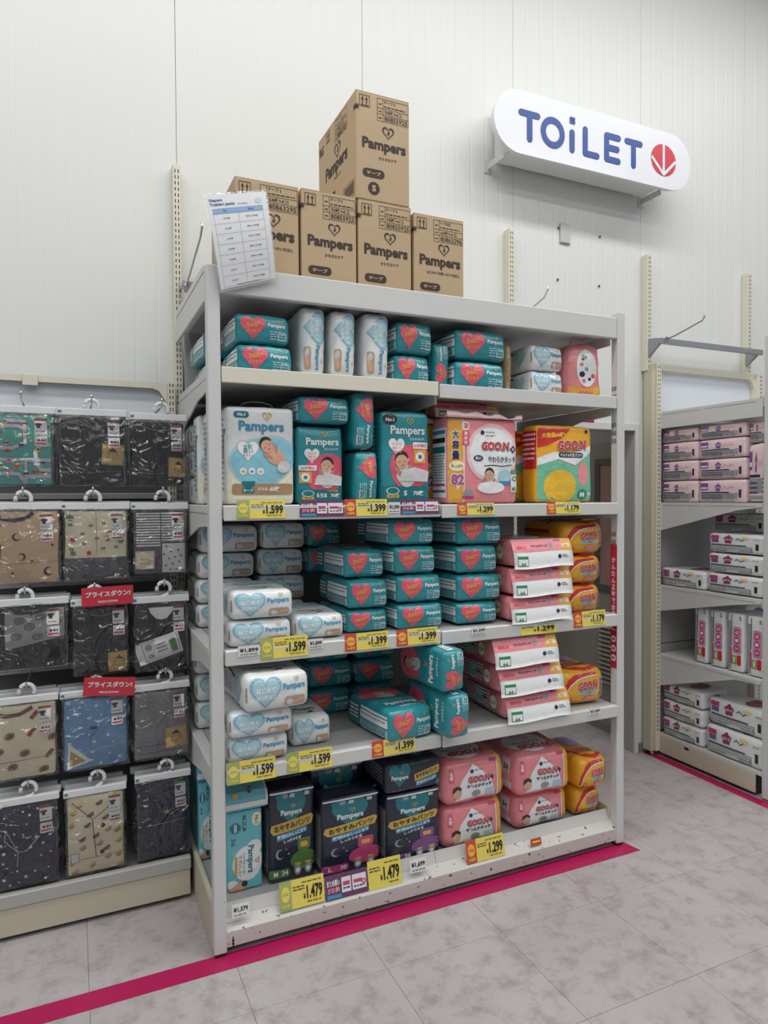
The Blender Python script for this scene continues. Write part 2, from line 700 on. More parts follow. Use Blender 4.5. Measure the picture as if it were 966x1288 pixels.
def wall_panel(x0, x1, z0, z1, parent, ribs=10):
    n = ribs
    prof = [(x0 + 0.0006, WALL_Y + 0.003), (x0 + 0.0018, WALL_Y)]
    for k in range(1, n):
        c = x0 + (x1 - x0) * k / n
        prof += [(c - 0.007, WALL_Y), (c - 0.002, WALL_Y + 0.0011), (c + 0.002, WALL_Y + 0.0011), (c + 0.007, WALL_Y)]
    prof += [(x1 - 0.0018, WALL_Y), (x1 - 0.0006, WALL_Y + 0.003)]
    m = len(prof)
    vs = [(x, y, z0) for x, y in prof] + [(x, y, z1) for x, y in prof]
    vs += [(x0 + .0006, WALL_Y + .05, z0), (x1 - .0006, WALL_Y + .05, z0), (x0 + .0006, WALL_Y + .05, z1), (x1 - .0006, WALL_Y + .05, z1)]
    fs = [(i, i + 1, m + i + 1, m + i) for i in range(m - 1)]
    fs += [(2 * m + 1, 2 * m, 2 * m + 2, 2 * m + 3), (0, m, 2 * m + 2, 2 * m), (m - 1, 2 * m + 1, 2 * m + 3, 2 * m - 1)]
    fs += [tuple(range(m))[::-1] + (2 * m, 2 * m + 1), tuple(range(m, 2 * m)) + (2 * m + 3, 2 * m + 2)]
    o = obj('wall_panel', mesh('wall_panel', vs, fs, False, WALLM), parent)


SEAMS = [-5.28, -4.40, -3.52, -2.64, -1.755, -0.868, 0.021, 0.90, 1.779, 2.690, 3.575, 4.46, 5.345, 6.23, 7.1]
CEIL = 5.3
DOOR_X0, DOOR_X1, DOOR_Z = 1.83, 2.652, 1.945
for a, b in zip(SEAMS, SEAMS[1:]):
    if abs(a - 1.779) < 1e-6:
        wall_panel(a, b, DOOR_Z, CEIL, wall)
    else:
        wall_panel(a, b, 0, CEIL, wall)
box('wall_core', mat('wall_joint', (160, 158, 152), rough=0.8), wall, -5.3, 1.779, WALL_Y + .0505, WALL_Y + .10, 0, CEIL, 0)
box('wall_core', mat('wall_joint'), wall, 2.690, 7.1, WALL_Y + .0505, WALL_Y + .10, 0, CEIL, 0)
box('wall_core', mat('wall_joint'), wall, 1.779, 2.690, WALL_Y + .0505, WALL_Y + .10, DOOR_Z, CEIL, 0)

# doorway casing and the passage behind it
JAMB = mat('door_casing', (206, 208, 206), rough=0.4)
REVEAL = mat('grey_reveal', (172, 173, 172), rough=0.5)
st('trim_1', MB().box(DOOR_X1, 2.684, WALL_Y - 0.006, WALL_Y + .005, 0.0, DOOR_Z + .04, .001)
   .box(1.78, DOOR_X0, WALL_Y - 0.006, WALL_Y + .005, 0.0, DOOR_Z + .04, .001)
   .box(DOOR_X0, DOOR_X1, WALL_Y - 0.006, WALL_Y + .005, DOOR_Z, DOOR_Z + .04, .001), JAMB)
st('baseboard_back', MB().box(2.685, 7.1, WALL_Y - 0.010, WALL_Y - .001, 0.0, 0.06, .001), mat('grey_skirting', (120, 118, 114), rough=0.6))
PASS = mat('passage_wall', (176, 172, 164), rough=0.55)
st('wall_right', MB().box(2.78, 2.86, WALL_Y + .141, 3.1, 0, 2.45).box(DOOR_X1, 2.86, WALL_Y + .0051, WALL_Y + .14, 0, 2.45), REVEAL)
st('wall_left', MB().box(1.66, 1.74, WALL_Y + .102, 3.1, 0, 2.45).box(1.66, DOOR_X0, WALL_Y + .051, WALL_Y + .102, 0, 2.45), PASS)
st('wall_passage_end', MB().box(1.66, 2.86, 3.1, 3.18, 0, 2.45), PASS)
st('ceiling_passage', MB().box(1.66, 2.86, WALL_Y + .102, 3.18, 2.45, 2.5), PASS)
st('ceiling', MB().box(-5.3, 7.1, -6.6, WALL_Y + .1, CEIL, CEIL + .08), mat('ceiling_white', (215, 217, 216), rough=0.8))

# louvred door in the passage's side wall
dr = structure('door_1')
DFRAME = mat('door_frame_grey', (96, 94, 90), rough=0.5)
DLEAF = mat('door_leaf', (158, 154, 145), rough=0.5)
box('door_leaf', DLEAF, dr, 2.762, 2.779, 0.945, 1.66, 0.05, 1.90)
MB().box(2.752, 2.7615, 1.215, 1.262, 0.93, 1.80, .001).box(2.752, 2.7615, 0.95, 1.215, 1.755, 1.80, .001).box(2.752, 2.7615, 0.95, 1.215, 0.93, 0.975, .001).build('door_frame', DFRAME, dr)
box('pane', mat('frosted_pane', (176, 138, 132), rough=0.25), dr, 2.757, 2.7615, 0.95, 1.214, 0.976, 1.754, 0)
box('louver_recess', mat('louver_dark', (62, 60, 56), rough=0.7), dr, 2.7605, 2.7615, 0.95, 1.22, 0.33, 0.73, 0)
for k in range(13):
    z = 0.34 + k * 0.030
    MB().prism([(2.7600, z), (2.744, z - 0.010), (2.744, z - 0.006), (2.7600, z + 0.012)], 'y', 0.952, 1.215).build('slat', DLEAF, dr)

# ------------------------------------------------------------------ slotted uprights on the wall
def slots(parent, xs, y, z0, z1, step=0.0254, w=0.004, h=0.015, name='slots'):
    m = MB()
    z = z0
    k = 0
    while z < z1:
        k += 1
        for x in xs:
            m.box(x - w / 2, x + w / 2, y - 0.0006, y + 0.001, z, z + h)  # no cut holes: the boxes' dark colour stands in for shade inside
        z += step
    o = m.build(name, DARK, parent)
    o['kind'] = 'stuff'
    return o


for x, z0, z1, lab in ((0.013, 0.1, 2.99, 'tall cream slotted wall upright behind the pyjama end of the rack'),
                       (0.86, 0.1, 2.99, 'cream slotted wall upright behind the stacked cartons'),
                       (1.735, 0.1, 2.985, 'cream slotted wall upright below the toilet sign, above the rack'),
                       (2.715, 2.30, 2.985, 'cream slotted wall upright above the cream post of the far rack'),
                       (3.575, 2.30, 2.985, 'cream slotted wall upright at the end of the grey crossbar')):
    u = thing('slotted_upright', lab, 'upright', (x, 0.75, z0), group='slotted wall uprights')
    box('channel', CREAM, u, -0.016, 0.016, 0, WALL_Y - 0.75 - .001, 0, z1 - z0, .002)
    slots(u, (-0.0065, 0.0065), 0, max(0.02, 1.2 - z0) if z0 < 1 else 0.02, z1 - z0 - 0.02)

# ------------------------------------------------------------------ the main diaper rack
W = 1.805
SH = {'A': (1.990, 1.983), 'B': (1.535, 1.530), 'C': (1.045, 1.040), 'D': (0.640, 0.636)}
rack = thing('display_rack', 'white steel display rack of two bays filled with diaper packs', 'shelving rack', (0, 0, 0))


def part_box(name, m, x0, x1, y0, y1, z0, z1, c=0.002, parent=None):
    return box(name, m, parent or rack, x0, x1, y0, y1, z0, z1, c)


pL = part_box('post', POST_STEEL, 0.0, 0.043, 0.0, 0.042, 0.012, 2.335, .003)
pR = part_box('post', POST_STEEL, 1.7655, 1.807, 0.0, 0.042, 0.012, 2.362, .003)
for (pp, xx, s) in ((pR, 1.7652, -1), (pL, 0.0433, 1)):
    m = MB()
    for z in (2.02, 1.985, 1.95, 1.86, 1.825, 1.79, 1.38, 1.345, 0.9, 0.865):
        for y in (0.012, 0.022, 0.032):
            m.box(xx - .0004, xx + .0004, y - .0022, y + .0022, z, z + .02)  # post holes are uncut too, their inner shade is the dark colour
    o = m.build('slots', DARK, pp)
    o['kind'] = 'stuff'
part_box('foot', DARK, 0.004, 0.04, 0.004, 0.04, 0.0005, 0.0118)
part_box('foot', DARK, 1.769, 1.803, 0.004, 0.04, 0.0005, 0.0118)
# top beam and top boards that carry the cartons
part_box('top_beam', WHITE_STEEL, 0.0435, 1.765, 0.003, 0.030, 2.246, 2.337, .003)
TOP_Z = 2.292
for a, b in ((0.045, 0.876), (0.879, 1.752)):
    t = part_box('top_board', WHITE_STEEL, a, b, 0.034, 0.70, 2.262, TOP_Z, .002)
    box('lip', CREAM, t, a, b, 0.0325, 0.040, TOP_Z + .001, 2.3445, .001)
    m = MB()
    k = a + .03
    while k < b - .02:
        m.box(k, k + .006, 0.5, 0.506, 2.2612, 2.263)
        m.box(k, k + .006, 0.06, 0.066, 2.2612, 2.263)
        k += .02
    o = m.build('perforations', mat('hole_light', (150, 150, 148)), t)
    o['kind'] = 'stuff'
# brackets and shelves
def bracket(x, zt, drear=0.16, dfront=0.045, y0=0.03, y1=0.735, m=WHITE_STEEL, parent=None, th=0.006):
    return MB().prism([(y0, zt), (y1, zt), (y1, zt - drear), (y0 + .2, zt - dfront - .01), (y0, zt - dfront)], 'x', x - th / 2, x + th / 2).build('bracket', m, parent or rack)


MB().box(-.002, .010, .043, .735, 2.222, 2.318, .002).box(-.004, .012, .043, .70, 2.3185, 2.345, .002).build('side_beam', WHITE_STEEL, rack)
MB().box(1.757, 1.7645, .043, .735, 2.222, 2.318, .002).build('side_beam', WHITE_STEEL, rack)
for key, (zl, zr) in SH.items():
    for (a, b, z) in ((0.046, 0.872, zl), (0.879, 1.762, zr)):
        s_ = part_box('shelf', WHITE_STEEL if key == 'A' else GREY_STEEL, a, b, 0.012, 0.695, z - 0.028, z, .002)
        if key == 'A':
            box('lip', CREAM if a < .5 else WHITE_STEEL, s_, a, b, 0.001, 0.0115, z - .042, z + 0.011, .002)
        else:
            h = 0.052 if key != 'D' else 0.05
            box('price_rail', RAIL, s_, a, b, -0.0105, 0.0005, z - h, z - .0004, .003)
            box('lip', WHITE_STEEL, s_, a, b, 0.001, 0.0115, z - .045, z - .0005, .002)
    bracket(0.004, zl - .030, 0.155, 0.04)
    bracket(1.7585, zr - .030, 0.155, 0.04)
    if key == 'A':
        bracket(0.8755, zl - .030, 0.155, 0.04)
    MB().box(0.0, .044, .043, .69, zl - 0.0285, zl, .002).build('end_lip', WHITE_STEEL, rack)
# back panels
for a, b in ((0.032, 0.842), (0.88, 1.715)):
    for z0, z1 in ((0.10, 0.62), (0.625, 1.03), (1.035, 1.52), (1.525, 1.97), (1.975, 2.28)):
        part_box('back_panel', GREY_STEEL, a, b, 0.712, 0.722, z0, z1)
# base
DECK = 0.120
part_box('base_deck', GREY_STEEL, 0.022, 1.764, 0.062, 0.70, DECK - .02, DECK, .002)
part_box('side_plate', CREAM2, 0.0, 0.018, 0.043, 0.735, 0.004, 0.165, .002)
part_box('side_plate', CREAM2, 1.758, 1.7645, 0.043, 0.735, 0.004, 0.165, .002)
MB().prism([(0.004, 0.028), (0.004, 0.079), (0.046, 0.106), (0.058, 0.106), (0.058, 0.028)], 'x', 0.0435, 1.7650).build('kick_plate', WORN_STEEL, rack)
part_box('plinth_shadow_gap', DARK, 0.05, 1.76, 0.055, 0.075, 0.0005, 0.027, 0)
for a, b, dy in ((0.044, 0.876, 0.0), (0.878, 1.764, 0.004)):
    MB().prism([(0.047, 0.1065), (0.061, 0.148), (0.064, 0.148), (0.0615, 0.1065)], 'x', a, b).build('price_rail', RAIL, rack)
o = MB().box(0.062, 0.066, 0.0030, 0.0038, 0.028, 0.060).box(0.0605, 0.068, .0030, .0038, 0.034, 0.040).box(0.0605, 0.068, .0030, .0038, 0.046, 0.051).build('barcode_mark', BLACK, rack)

# red vertical strip on the inner face of the post at the doorway end
S0, S1 = 0.795, 1.345
strip = thing('red_strip_sign', 'narrow red vertical sticker with white writing on the post by the doorway', 'sign', (1.7648, 0.0205, S0))
box('sheet', mat('strip_red', (186, 34, 66), rough=.4), strip, -.0010, 0, -.0185, .0195, 0, S1 - S0, 0)
A_ = Art(Soft(.002, .038, S1 - S0, r=.0005, amp=0, bulge=(0, 0, 0)))
txt = 'メルマガ会員にお買得'
for k, ch in enumerate('かんたん登録でお買得に'):
    A_.add('lettering', PAPER, 'left', s_text(ch, 0, (S1 - S0) / 2 - .07 - k * .030, .022, .024, bold=.02), 3)
for k in range(3):
    A_.add('white_seals', PAPER, 'left', s_starlet(0, -(S1 - S0) / 2 + .130 - k * .042, .017, 8, .8), 3)
    A_.add('seal_marks', mat('strip_red'), 'left', s_rect(-.009, -(S1 - S0) / 2 + .126 - k * .042, .009, -(S1 - S0) / 2 + .134 - k * .042), 5)
A_.finish(strip)

# ------------------------------------------------------------------ pyjama fixture (beside the rack)
LX0, LX1 = -2.05, -0.014
lf = thing('clothing_fixture', 'cream wall fixture with hooks and low base holding bagged pyjamas', 'fixture', (0, 0, 0))


def lbox(name, m, x0, x1, y0, y1, z0, z1, c=0.002, parent=None):
    return box(name, m, parent or lf, x0, x1, y0, y1, z0, z1, c)


lbox('kick_plate', mat('beige_kick', (196, 189, 168), rough=.5), LX0, LX1 - .003, 0.402, 0.415, 0.018, 0.118)
lbox('base_deck', DARK_DECK, LX0, LX1 - .002, 0.424, 0.70, 0.14, 0.165)
lbox('front_lip', mat('lip_grey', (176, 175, 170), rough=.45), LX0, LX1, 0.396, 0.4235, 0.1185, 0.168, .004)
lbox('plinth', DARK, LX0, LX1 - .02, 0.44, 0.70, 0.0005, 0.017, 0)
lbox('end_plate', mat('beige_kick'), LX1 - .002, LX1, 0.4245, 0.70, 0.018, 0.1645, 0)
u = lbox('upright', CREAM, -0.042, -0.010, 0.70, 0.745, 0.166, 2.045)
slots(u, (-0.032, -0.020), 0.70, 0.2, 2.03)
lbox('upright', CREAM, -0.925, -0.890, 0.70, 0.745, 0.166, 2.045)
# frame bar with rounded drop at its end
MB().prism([(-0.888, 2.046), (-0.043, 2.046), (-0.043, 1.955), (-0.050, 1.975), (-0.075, 2.012), (-0.10, 2.022), (-0.888, 2.022)], 'y', 0.715, 0.74).build('top_bar', CREAM, lf)
lbox('clip', CREAM, -0.585, -0.53, 0.708, 0.7145, 2.005, 2.05)
lbox('header_panel', mat('pale_panel', (214, 219, 226), rough=.35), -0.888, -0.044, 0.741, 0.747, 1.865, 2.03)
for z0, z1 in ((1.62, 1.860), (1.30, 1.615), (0.98, 1.295), (0.66, 0.975), (0.17, 0.655)):
    lbox('back_panel', mat('panel_grey', (92, 93, 95), rough=.5), -0.888, -0.044, 0.741, 0.747, z0, z1)
HOOKZ = [1.905, 1.570, 1.222, 0.884, 0.532]
HOOKX = [-0.572, -0.345, -0.100]
for z in HOOKZ:
    r = lbox('hook_rail', GREY_STEEL, -0.888, -0.044, 0.722, 0.740, z - .012, z + .012)
    for x in HOOKX:
        h = MB().tube([(x, 0.7215, z), (x, 0.415, z + .004), (x, 0.400, z + .010), (x, 0.395, z + .022), (x, 0.393, z + .032)], 0.0036, 8).build('hook', CHROME, r, True)

# ------------------------------------------------------------------ hardware above the racks
hk = thing('chrome_hook', 'long chrome display hook on the upright above the pyjama end of the rack', 'hook', (0.045, 0.70, 2.46), group='chrome hooks above the racks')
MB().tube([(0, 0, 0), (-.005, -.05, .012), (0.012, -.26, .120), (0.014, -.285, .150), (0.014, -.285, .166)], .0045, 8).build('arm', CHROME, hk, True)
MB().box(-.016, .016, -.006, .0, -.03, .022, .002).build('clip', CHROME, hk)
pl = thing('chrome_bar', 'short chrome mounting bar on the wall above the pyjama end of the rack', 'bar', (0.10, 0.72, 2.47))
box('bar', CHROME, pl, -.075, .42, -.012, .0, -.014, .016)
MB().box(-.085, -.07, -.002, .029, -.02, .02, .002).build('mount', CHROME, pl)
hk2 = thing('chrome_hook', 'small chrome display hook poking up behind the middle of the rack top', 'hook', (1.80, 0.72, 2.53), group='chrome hooks above the racks')
MB().tube([(0, 0, 0), (0.0, -.16, .045), (0.002, -.185, .075), (0.002, -.185, .09)], .0045, 8).build('arm', CHROME, hk2, True)
MB().box(-.012, .012, 0, .079, -.02, .02, .002).build('clip', CHROME, hk2)
gb = thing('grey_crossbar', 'grey steel crossbar between two wall uprights over the far rack', 'bar', (3.10, 0.66, 2.456))
box('bar', mat('bar_grey', (150, 152, 156), rough=.35, metal=.3), gb, -0.40, 0.47, -0.012, 0.012, -0.016, 0.016)
for x in (-0.385, 0.445):
    MB().prism([(0.013, 0.02), (0.089, 0.03), (0.089, -0.075), (0.013, -0.018)], 'x', x - .01, x + .01).build('bracket', mat('bar_grey'), gb)
hk3 = thing('chrome_hook', 'grey display hook standing on the crossbar over the far rack', 'hook', (2.74, 0.646, 2.456), group='chrome hooks above the racks')
MB().box(-.010, .014, -.004, .0015, -.02, .024, .002).build('clip', CHROME, hk3)
MB().tube([(0, -.003, .008), (0.004, -.06, .018), (0.055, -.20, .075), (0.058, -.212, .09), (0.058, -.212, .105)], .0048, 8).build('arm', mat('bar_grey'), hk3, True)
sw = thing('cover_plate', 'small grey blank cover plate on the wall below the toilet sign', 'plate', (2.126, WALL_Y - .013, 2.975))
box('plate', mat('cover_grey', (188, 189, 186), rough=.4), sw, -.034, .034, 0, .012, 0, .108, .004)
box('rim', mat('cover_rim', (170, 171, 168), rough=.4), sw, -.036, .036, .0085, .0128, -.002, .110, .001)
for (x, z, w_) in ((2.082, 3.056, 'beside the cover plate'), (2.378, 3.052, 'farthest up and nearest the far rack'), (2.077, 2.769, 'straight below the cover plate'), (2.373, 2.769, 'lowest and nearest the far rack')):
    s_ = MB().tube([(x, WALL_Y - .0075, z), (x, WALL_Y - .001, z)], .006, 10).build('wall_screw', mat('screw_grey', (90, 88, 84), rough=.4, metal=.6))
    s_['label'], s_['category'], s_['group'] = 'dark screw head in the white wall, ' + w_, 'screw', 'screws left in the wall'

# ------------------------------------------------------------------ toilet sign box
SY = 0.60
sg = thing('toilet_sign', 'white stadium-shaped toilet sign with blue letters and red arrow disc', 'sign', (2.20, SY, 3.30))
SW, SHH = 1.35, 0.318
st_pts = []
for cx, a0 in ((SW / 2 - SHH / 2, -90), (-SW / 2 + SHH / 2, 90)):
    for k in range(17):
        a = math.radians(a0 + 180 * k / 16)
        st_pts.append((cx + SHH / 2 * math.cos(a), SHH / 2 + SHH / 2 * math.sin(a)))
SIGNW = mat('sign_acrylic', (232, 234, 240), rough=.3, coat=.2)
MB().prism(st_pts, 'y', 0.0, 0.012).build('face_panel', SIGNW, sg)
in_pts = [(x * .985, SHH / 2 + (z - SHH / 2) * .93) for x, z in st_pts]
MB().prism(in_pts, 'y', 0.0125, 0.045).build('rim', mat('sign_rim', (228, 230, 232), rough=.3), sg)
MB().box(-.56, .47, .0455, .17, .018, .30, .004).build('light_box', mat('sign_box', (222, 224, 224), rough=.4), sg)
for x in (-.585, .49):
    MB().box(x - .004, x + .004, .046, .199, -.014, .02, .001).box(x - .02, x + .02, .193, .199, -.03, .03, .001).build('bracket', WHITE_STEEL, sg)
BLUE = mat('sign_blue', (32, 74, 150), rough=.35)
RED = mat('sign_red', (206, 52, 66), rough=.35)


def flat(vs, fs, y):
    return [(x, y, z) for x, z in vs], fs


def rounded_stroke(mb, a, b, w, y):
    """thick letter stroke with round ends"""
    dx, dz = b[0] - a[0], b[1] - a[1]
    t = math.atan2(dz, dx)
    pts = []
    for c, a0 in ((a, t + PI / 2), (b, t - PI / 2)):
        for k in range(9):
            q = a0 + PI * k / 8
            pts.append((c[0] + w / 2 * math.cos(q), c[1] + w / 2 * math.sin(q)))
    mb.prism(pts, 'y', y, -.0002)


def stroke_letter(name, strokes, w=.033):
    mb = MB()
    for i, (a, b) in enumerate(strokes):
        rounded_stroke(mb, a, b, w, -.003 - .0002 * i)
    mb.build(name, BLUE, sg)


def sx(x):
    return x - 2.20


ZT, ZB = .208, .083            # letter tops and feet (stroke centres)
stroke_letter('letter', [((sx(1.688), ZT), (sx(1.790), ZT)), ((sx(1.740), ZT), (sx(1.740), ZB))])
oo = o_ell(sx(1.886), (ZT + ZB) / 2, .077, .080, 40)
v, f = s_ring(oo, sx(1.886), (ZT + ZB) / 2, .58)
MB().add(*flat(v, f, -.003)).build('letter', BLUE, sg)
stroke_letter('letter', [((sx(2.012), ZT - .035), (sx(2.012), ZB))])
dt = MB()
for k in range(4):
    a = PI / 4 + k * PI / 2
    dt.add(*flat(*s_ell(sx(2.014) + .012 * math.cos(a), .236 + .012 * math.sin(a), .0105, n=14, rings=1), -.003))
dt.build('letter_dot', BLUE, sg)
stroke_letter('letter', [((sx(2.100), ZT), (sx(2.100), ZB)), ((sx(2.100), ZB), (sx(2.180), ZB))])
stroke_letter('letter', [((sx(2.247), ZT), (sx(2.247), ZB)), ((sx(2.247), ZB), (sx(2.328), ZB)), ((sx(2.247), ZT), (sx(2.330), ZT)), ((sx(2.247), (ZT + ZB) / 2), (sx(2.320), (ZT + ZB) / 2))])
stroke_letter('letter', [((sx(2.390), ZT), (sx(2.488), ZT)), ((sx(2.438), ZT), (sx(2.438), ZB))])
CX_, CZ_ = sx(2.662), .156
MB().add(*flat(*s_ell(CX_, CZ_, .094, .088, 40, rings=1), -.0022)).build('arrow_disc', RED, sg)
MB().add(*flat(*s_line([(CX_, CZ_ + .09), (CX_, CZ_ - .086)], .016), -.003)).add(*flat(*s_line([(CX_ - .090, CZ_ + .005), (CX_, CZ_ - .080)], .016), -.0032)).add(*flat(*s_line([(CX_ + .090, CZ_ + .005), (CX_, CZ_ - .080)], .016), -.0034)).build('arrow', SIGNW, sg)

rs = thing('red_toilet_sign', 'small red toilet sign with white letters above the doorway', 'sign', (2.245, WALL_Y - .006, 1.979))
box('plate', mat('small_sign_red', (186, 24, 50), rough=.35), rs, -.105, .092, 0, .005, 0, .051, .001)
v, f = s_text('TOILET', -.012, .026, .150, .028, bold=.03)
MB().add(*flat(v, f, -.0006)).build('lettering', PAPER, rs)

# ------------------------------------------------------------------ print colours
TEAL, TEALD = film('teal', (44, 144, 154)), film('teal_deep', (28, 104, 116))
WHT, IVORY = film('white', (226, 230, 230)), film('ivory', (236, 230, 206))
PINK, PINKP = film('pink', (232, 142, 148)), film('pale_pink', (236, 200, 202))
YEL, NAVY, AQUA, TAN = film('yellow', (236, 176, 44)), film('navy', (34, 40, 60)), film('aqua', (112, 194, 206)), film('tan', (176, 152, 116))
iW, iBlue, iPale, iTeal = ink('white', (235, 238, 238)), ink('blue', (58, 146, 186)), ink('pale_blue', (172, 208, 218)), ink('teal', (30, 120, 132))
iPink, iRose, iRed, iGold = ink('hot_pink', (226, 92, 114)), ink('rose', (238, 150, 156)), ink('red', (206, 46, 48)), ink('gold', (206, 172, 72))
iOrange, iGreen, iMint, iGrey = ink('orange', (228, 170, 70)), ink('green', (54, 138, 92)), ink('mint', (120, 196, 162)), ink('grey', (150, 154, 156))
iNavy, iPurple, iBrown, iDark = ink('navy', (44, 48, 92)), ink('purple', (132, 84, 152)), ink('brown', (170, 140, 104)), ink('dark', (44, 42, 44))
iSkin, iHair, iCloth, iYel = ink('skin', (214, 168, 142)), ink('hair', (58, 44, 40)), ink('cloth', (212, 210, 212)), ink('yellow', (240, 196, 60))
iLilac, iMag, iCream = ink('lilac', (178, 152, 196)), ink('magenta', (196, 60, 120)), ink('cream', (240, 232, 196))


def fine(A, part, m, face, u0, u1, v0, dv, n, seed=1, h=.0035, layer=3):
    """rows of print too fine to read"""
    r = random.Random(seed)
    for k in range(n):
        u = u0
        while u < u1 - .004:
            l = r.uniform(.006, .022)
            A.add(part, m, face, s_rect(u, v0 - k * dv, min(u + l, u1), v0 - k * dv + h, .05), layer)
            u += l + .003


def baby(A, face, cx, cy, s, rot=0.0, body=None, layer=5):
    """printed photo of a baby: head with dark hair, closed eyes, body"""
    ca, sa = math.cos(rot), math.sin(rot)

    def T(x, y):
        return (cx + (x * ca - y * sa) * s, cy + (x * sa + y * ca) * s)

    def el(part, m, x, y, rx, ry, l, r=0.0):
        c = T(x, y)
        A.add(part, m, face, s_ell(c[0], c[1], rx * s, ry * s, 20, rot + r), l)
    el('photo_body', body or iSkin, .05, -.85, .55, .62, layer)
    el('photo_body', body or iSkin, .20, -1.25, .50, .42, layer)
    sh = ink('skin_shade', (190, 140, 116))
    el('photo_arm', sh, -.34, -.62, .15, .36, layer + 1, .5)
    el('photo_arm', sh, .42, -.56, .13, .30, layer + 1, -.6)
    el('photo_hair', iHair, 0.02, .10, .47, .52, layer + 1)
    el('photo_face', iSkin, -.02, -.06, .42, .44, layer + 2)
    el('photo_face', iSkin, .45, .0, .07, .12, layer + 2)
    for x in (-.20, .16):
        p = [T(x - .08 + .04 * k, -.03 - .03 * math.sin(PI * k / 4)) for k in range(5)]
        A.add('photo_lines', iHair, face, s_line(p, .03 * s), layer + 3)
    p = [T(-.09 + .045 * k, -.27 - .03 * math.sin(PI * k / 4)) for k in range(5)]
    A.add('photo_lines', iHair, face, s_line(p, .035 * s), layer + 3)
    el('photo_cheek', iRose, -.03, -.13, .05, .04, layer + 3)


def goon(A, face, cx, cy, w, rot=0.0, layer=4):
    A.add('logo_shadow', iNavy, face, s_text('GOO.N', cx + .002, cy - .002, w, w * .27, rot, bold=.05, extra=.05, shear=.12), layer)
    A.add('logo_outline', iW, face, s_text('GOO.N', cx, cy, w, w * .27, rot, bold=.05, extra=.035, shear=.12), layer + 1)
    A.add('logo_letters', iRed, face, s_text('GOO.N', cx, cy, w, w * .27, rot, bold=.05, shear=.12), layer + 2)


def pampers(A, face, cx, cy, w, m, gold=None, rot=0.0, layer=4, dx=.12):
    A.add('logo_letters', m, face, s_text('Pampers', cx, cy, w, None, rot, bold=.028), layer)
    ca, sa = math.cos(rot), math.sin(rot)
    hx, hy = w * dx, w * .235
    v, f = s_loopheart(0, 0, w * .21)
    A.add('logo_heart', gold or iGold, face, ([(cx + (x + hx) * ca - (y + hy) * sa, cy + (x + hx) * sa + (y + hy) * ca) for x, y in v], f), layer)


PROTO = {}


def proto(kind):
    if kind not in PROTO:
        dims, root = BUILD[kind]()
        kids = [(c, children(c)) for c in children(root)]
        b = [v.co for v in next(c for c, _ in kids if c.name.startswith('body')).data.vertices]
        dims = (max(v.x for v in b) - min(v.x for v in b), dims[1], max(v.z for v in b))      # true width and height of the soft body
        PROTO[kind] = (dims, root, kids)
    return PROTO[kind]


def newroot(dims, material, name='diaper_pack', nseg=10, **kw):
    s = Soft(*dims, **kw)
    root = bpy.data.objects.new(name, None)
    COL.objects.link(root)
    obj('body', s.body('body', material, nseg), root)
    return s, root, Art(s, .0010)


def k_teal():
    dims = (.212, .345, .108)
    s, root, A = newroot(dims, TEAL, r=.021, seed=1, amp=.0045, bulge=(.004, .010, .003))
    A.add('heart_print', iPink, 'front', s_heart(-.036, -.001, .088, .084), 1)
    A.add('heart_writing', iOrange, 'front', s_text('360°', -.034, .012, .052, .017, bold=.03, rot=.12), 3)
    A.add('heart_writing', iOrange, 'front', s_text('ぴったり', -.036, -.010, .05, .012, bold=.03, rot=.12), 3)
    pampers(A, 'front', .050, .012, .064, iW)
    fine(A, 'fine_print', iPale, 'front', .026, .082, -.010, .008, 4, 3)
    A.add('info_frame', iW, 'front', s_ring([(.056, -.036), (.086, -.036), (.086, -.012), (.056, -.012)], .071, -.024, .86), 2)
    # side with white stripes and info print
    for v0, v1 in ((-.006, .020), (.024, .032)):
        A.add('side_bands', iW, 'left', s_rect(-.05, v0, .148, v1), 1)
    A.add('side_panel', iPale, 'left', s_rect(-.05, -.040, .148, -.012), 1)
    fine(A, 'side_print', iTeal, 'left', -.04, .140, -.018, .007, 3, 5)
    fine(A, 'side_print', iTeal, 'left', -.04, .140, .008, .008, 1, 6)
    A.add('side_panel_dark', iTeal, 'left', s_rect(-.150, -.042, -.06, .030), 1)
    fine(A, 'side_writing', iW, 'left', -.145, -.066, .018, .012, 4, 8, .006)
    # the big face: pink patch with a baby, white lettering towards the end
    A.add('pink_patch', iPink, 'top', s_ell(-.01, .07, .088, .075, 28, rings=4), 1)
    baby(A, 'top', -.01, .085, .058, 0, iCloth, 2)
    pampers(A, 'top', .0, -.085, .135, iW, rot=0)
    A.add('face_writing', iW, 'top', s_text('さらさらケア', .02, -.125, .09, bold=.02), 3)
    A.add('size_band', iTeal, 'top', s_rect(-.098, .135, .098, .160), 1)
    # right side, seen where a pack stands on edge
    A.add('side_bands', iW, 'right', s_rect(-.148, -.006, .05, .020), 1)
    fine(A, 'side_print', iTeal, 'right', -.14, .04, .008, .008, 1, 6)
    A.finish(root)
    return dims, root


